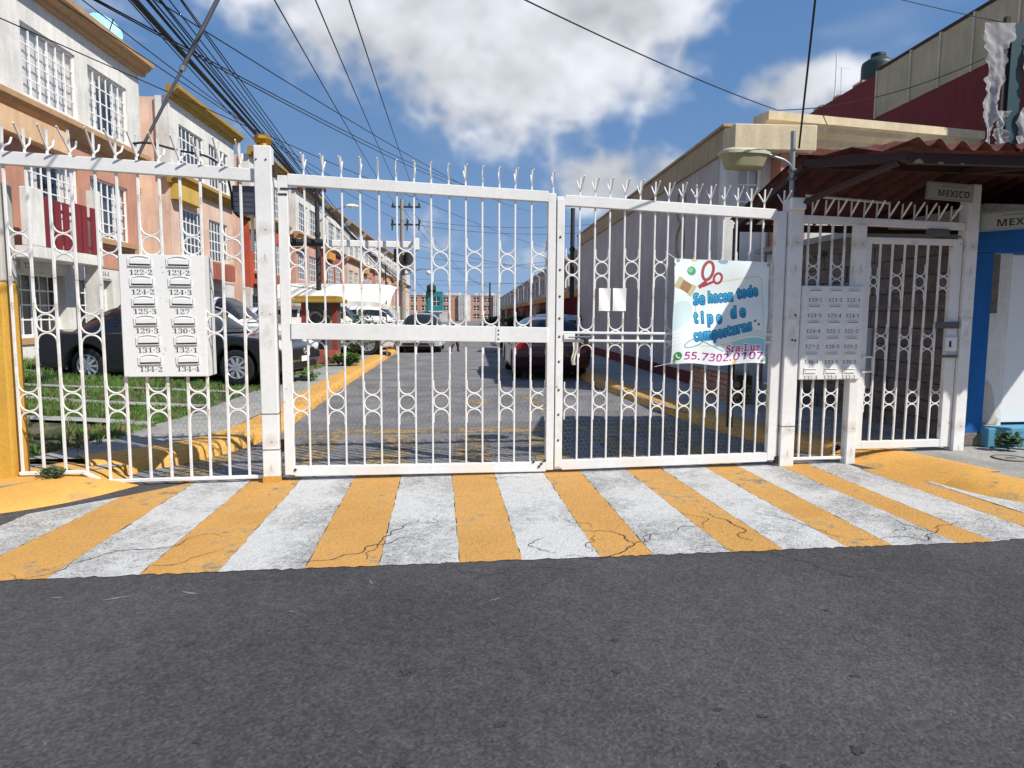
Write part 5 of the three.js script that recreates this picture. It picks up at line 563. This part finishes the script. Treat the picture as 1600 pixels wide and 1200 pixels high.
bush('hedge_tree', 'dense dark green tree over the white boundary wall in shade', 'tree', [3.75, 0, -33], .95, 1.1, .9, 3200, .12, leafMat(.06, .13, .035), 61, .8);
bush('hedge_tree', 'dark rounded tree far along the shaded houses', 'tree', [3.9, 0, -62], 1.2, .85, 1.2, 2600, .18, leafMat(.06, .13, .035), 62, .8); bush('hedge_tree', 'dark tree in front of the teal house', 'tree', [-9.6, 0, -140], 1.6, 1.2, 1.5, 2200, .28, leafMat(.06, .13, .035), 63, .8); bush('hedge_tree', 'low tree at the foot of the far dark pole', 'tree', [3.2, 0, -110], 1.6, .7, 1.2, 1800, .22, leafMat(.06, .13, .035), 64, .8);
bush('shrub', 'green shrub behind the red-columned shrine', 'shrub', [-3.4, .13, -20.6], .55, .85, .5, 1800, .09, leafMat(.08, .17, .04), 65, .4);
bush('weed', 'grey-green weed growing at the foot of the lawn fence', 'weed', gp(-1.72, .06, .1), .12, .05, .08, 260, .03, leafMat(.1, .16, .06), 66, 0); bush('weed', 'dark green weed at the foot of the blue pillar', 'weed', [5.3, .1, -6.42], .16, .1, .1, 360, .04, leafMat(.06, .13, .035), 67, 0); bush('weed', 'tall grass tuft beside the base of the shrine', 'weed', [-3.25, .12, -17.6], .5, .16, .3, 900, .1, leafMat(.09, .2, .03), 68, 0); bush('weed', 'tuft of weeds at the front wheel of the black sedan', 'weed', [-3.2, .12, -13.6], .2, .1, .2, 300, .06, leafMat(.09, .17, .04), 69, 0);
// ================================================================ PERSON far down the roadway
{
  const hgt = 1.08, k = hgt / 1.08, J = [[[0, .62, 0], .1, [0, .86, 0], .095], [[0, .86, 0], .05, [0, .93, .005], .045], [[0, .99, .01], .085, [0, 1.0, .01], .08], [[-.05, .55, 0], .07, [-.1, .3, .05], .052], [[-.1, .3, .05], .05, [-.16, .05, .0], .036], [[-.16, .035, .0], .034, [-.17, .03, .1], .03], [[.05, .55, 0], .07, [.1, .3, .06], .052], [[.1, .3, .06], .05, [.15, .05, -.02], .036], [[.15, .035, -.02], .034, [.16, .03, .08], .03], [[-.1, .84, 0], .045, [-.15, .66, .02], .038], [[-.15, .66, .02], .036, [-.13, .5, .08], .028], [[.1, .84, 0], .045, [.15, .66, -.02], .038], [[.15, .66, -.02], .036, [.16, .5, .04], .028]];
  const n = 50, mc = new MarchingCubes(n, M.paper, false, false, 60000), sc = .6, cap = (p, a, ra, b, rb) => { const ab = [b[0] - a[0], b[1] - a[1], b[2] - a[2]], ap = [p[0] - a[0], p[1] - a[1], p[2] - a[2]], t = Math.max(0, Math.min(1, (ap[0] * ab[0] + ap[1] * ab[1] + ap[2] * ab[2]) / (ab[0] ** 2 + ab[1] ** 2 + ab[2] ** 2 + 1e-9))); return Math.hypot(ap[0] - ab[0] * t, ap[1] - ab[1] * t, ap[2] - ab[2] * t) - (ra + (rb - ra) * t); };
  mc.isolation = 0; for (let z = 0; z < n; z++) for (let y = 0; y < n; y++) for (let x = 0; x < n; x++) { const p = [((x - n / 2) / (n / 2)) * sc, ((y - n / 2) / (n / 2)) * sc + .54, ((z - n / 2) / (n / 2)) * sc]; let d = 0; for (const [a, ra, b, rb] of J) d += Math.exp(-45 * cap(p, a, ra, b, rb)); mc.field[x + y * n + z * n * n] = Math.log(d) / 45; }
  mc.update(); const cnt = mc.count, g = new THREE.BufferGeometry(), pos = new Float32Array(mc.positionArray.slice(0, cnt * 3)), nor = new Float32Array(mc.normalArray.slice(0, cnt * 3)), col = new Float32Array(cnt * 3); for (let i = 0; i < cnt; i++) { pos[3 * i] *= sc; pos[3 * i + 1] = pos[3 * i + 1] * sc + .54; pos[3 * i + 2] *= sc; const y = pos[3 * i + 1], c = y < .06 ? [.03, .03, .03] : y < .58 ? [.03, .035, .05] : y < .87 && y > .55 && Math.abs(pos[3 * i]) < .2 ? [.75, .75, .74] : [.35, .2, .13]; col.set(c, 3 * i); }
  g.setAttribute('position', new THREE.BufferAttribute(pos, 3)); g.setAttribute('normal', new THREE.BufferAttribute(nor, 3)); g.setAttribute('color', new THREE.BufferAttribute(col, 3));
  const t = thing('person', 'small person in dark trousers and white shirt walking on the roadway', 'person', [-.66, 0, -27], .4); part('body', g, std(W1, .85, { vertexColors: true }), t); part('hair', new THREE.SphereGeometry(.095, 14, 8, 0, 7, 0, 1.7).translate(0, 1.01, -.005), M.black, t);
}
renderer.render(scene, camera);
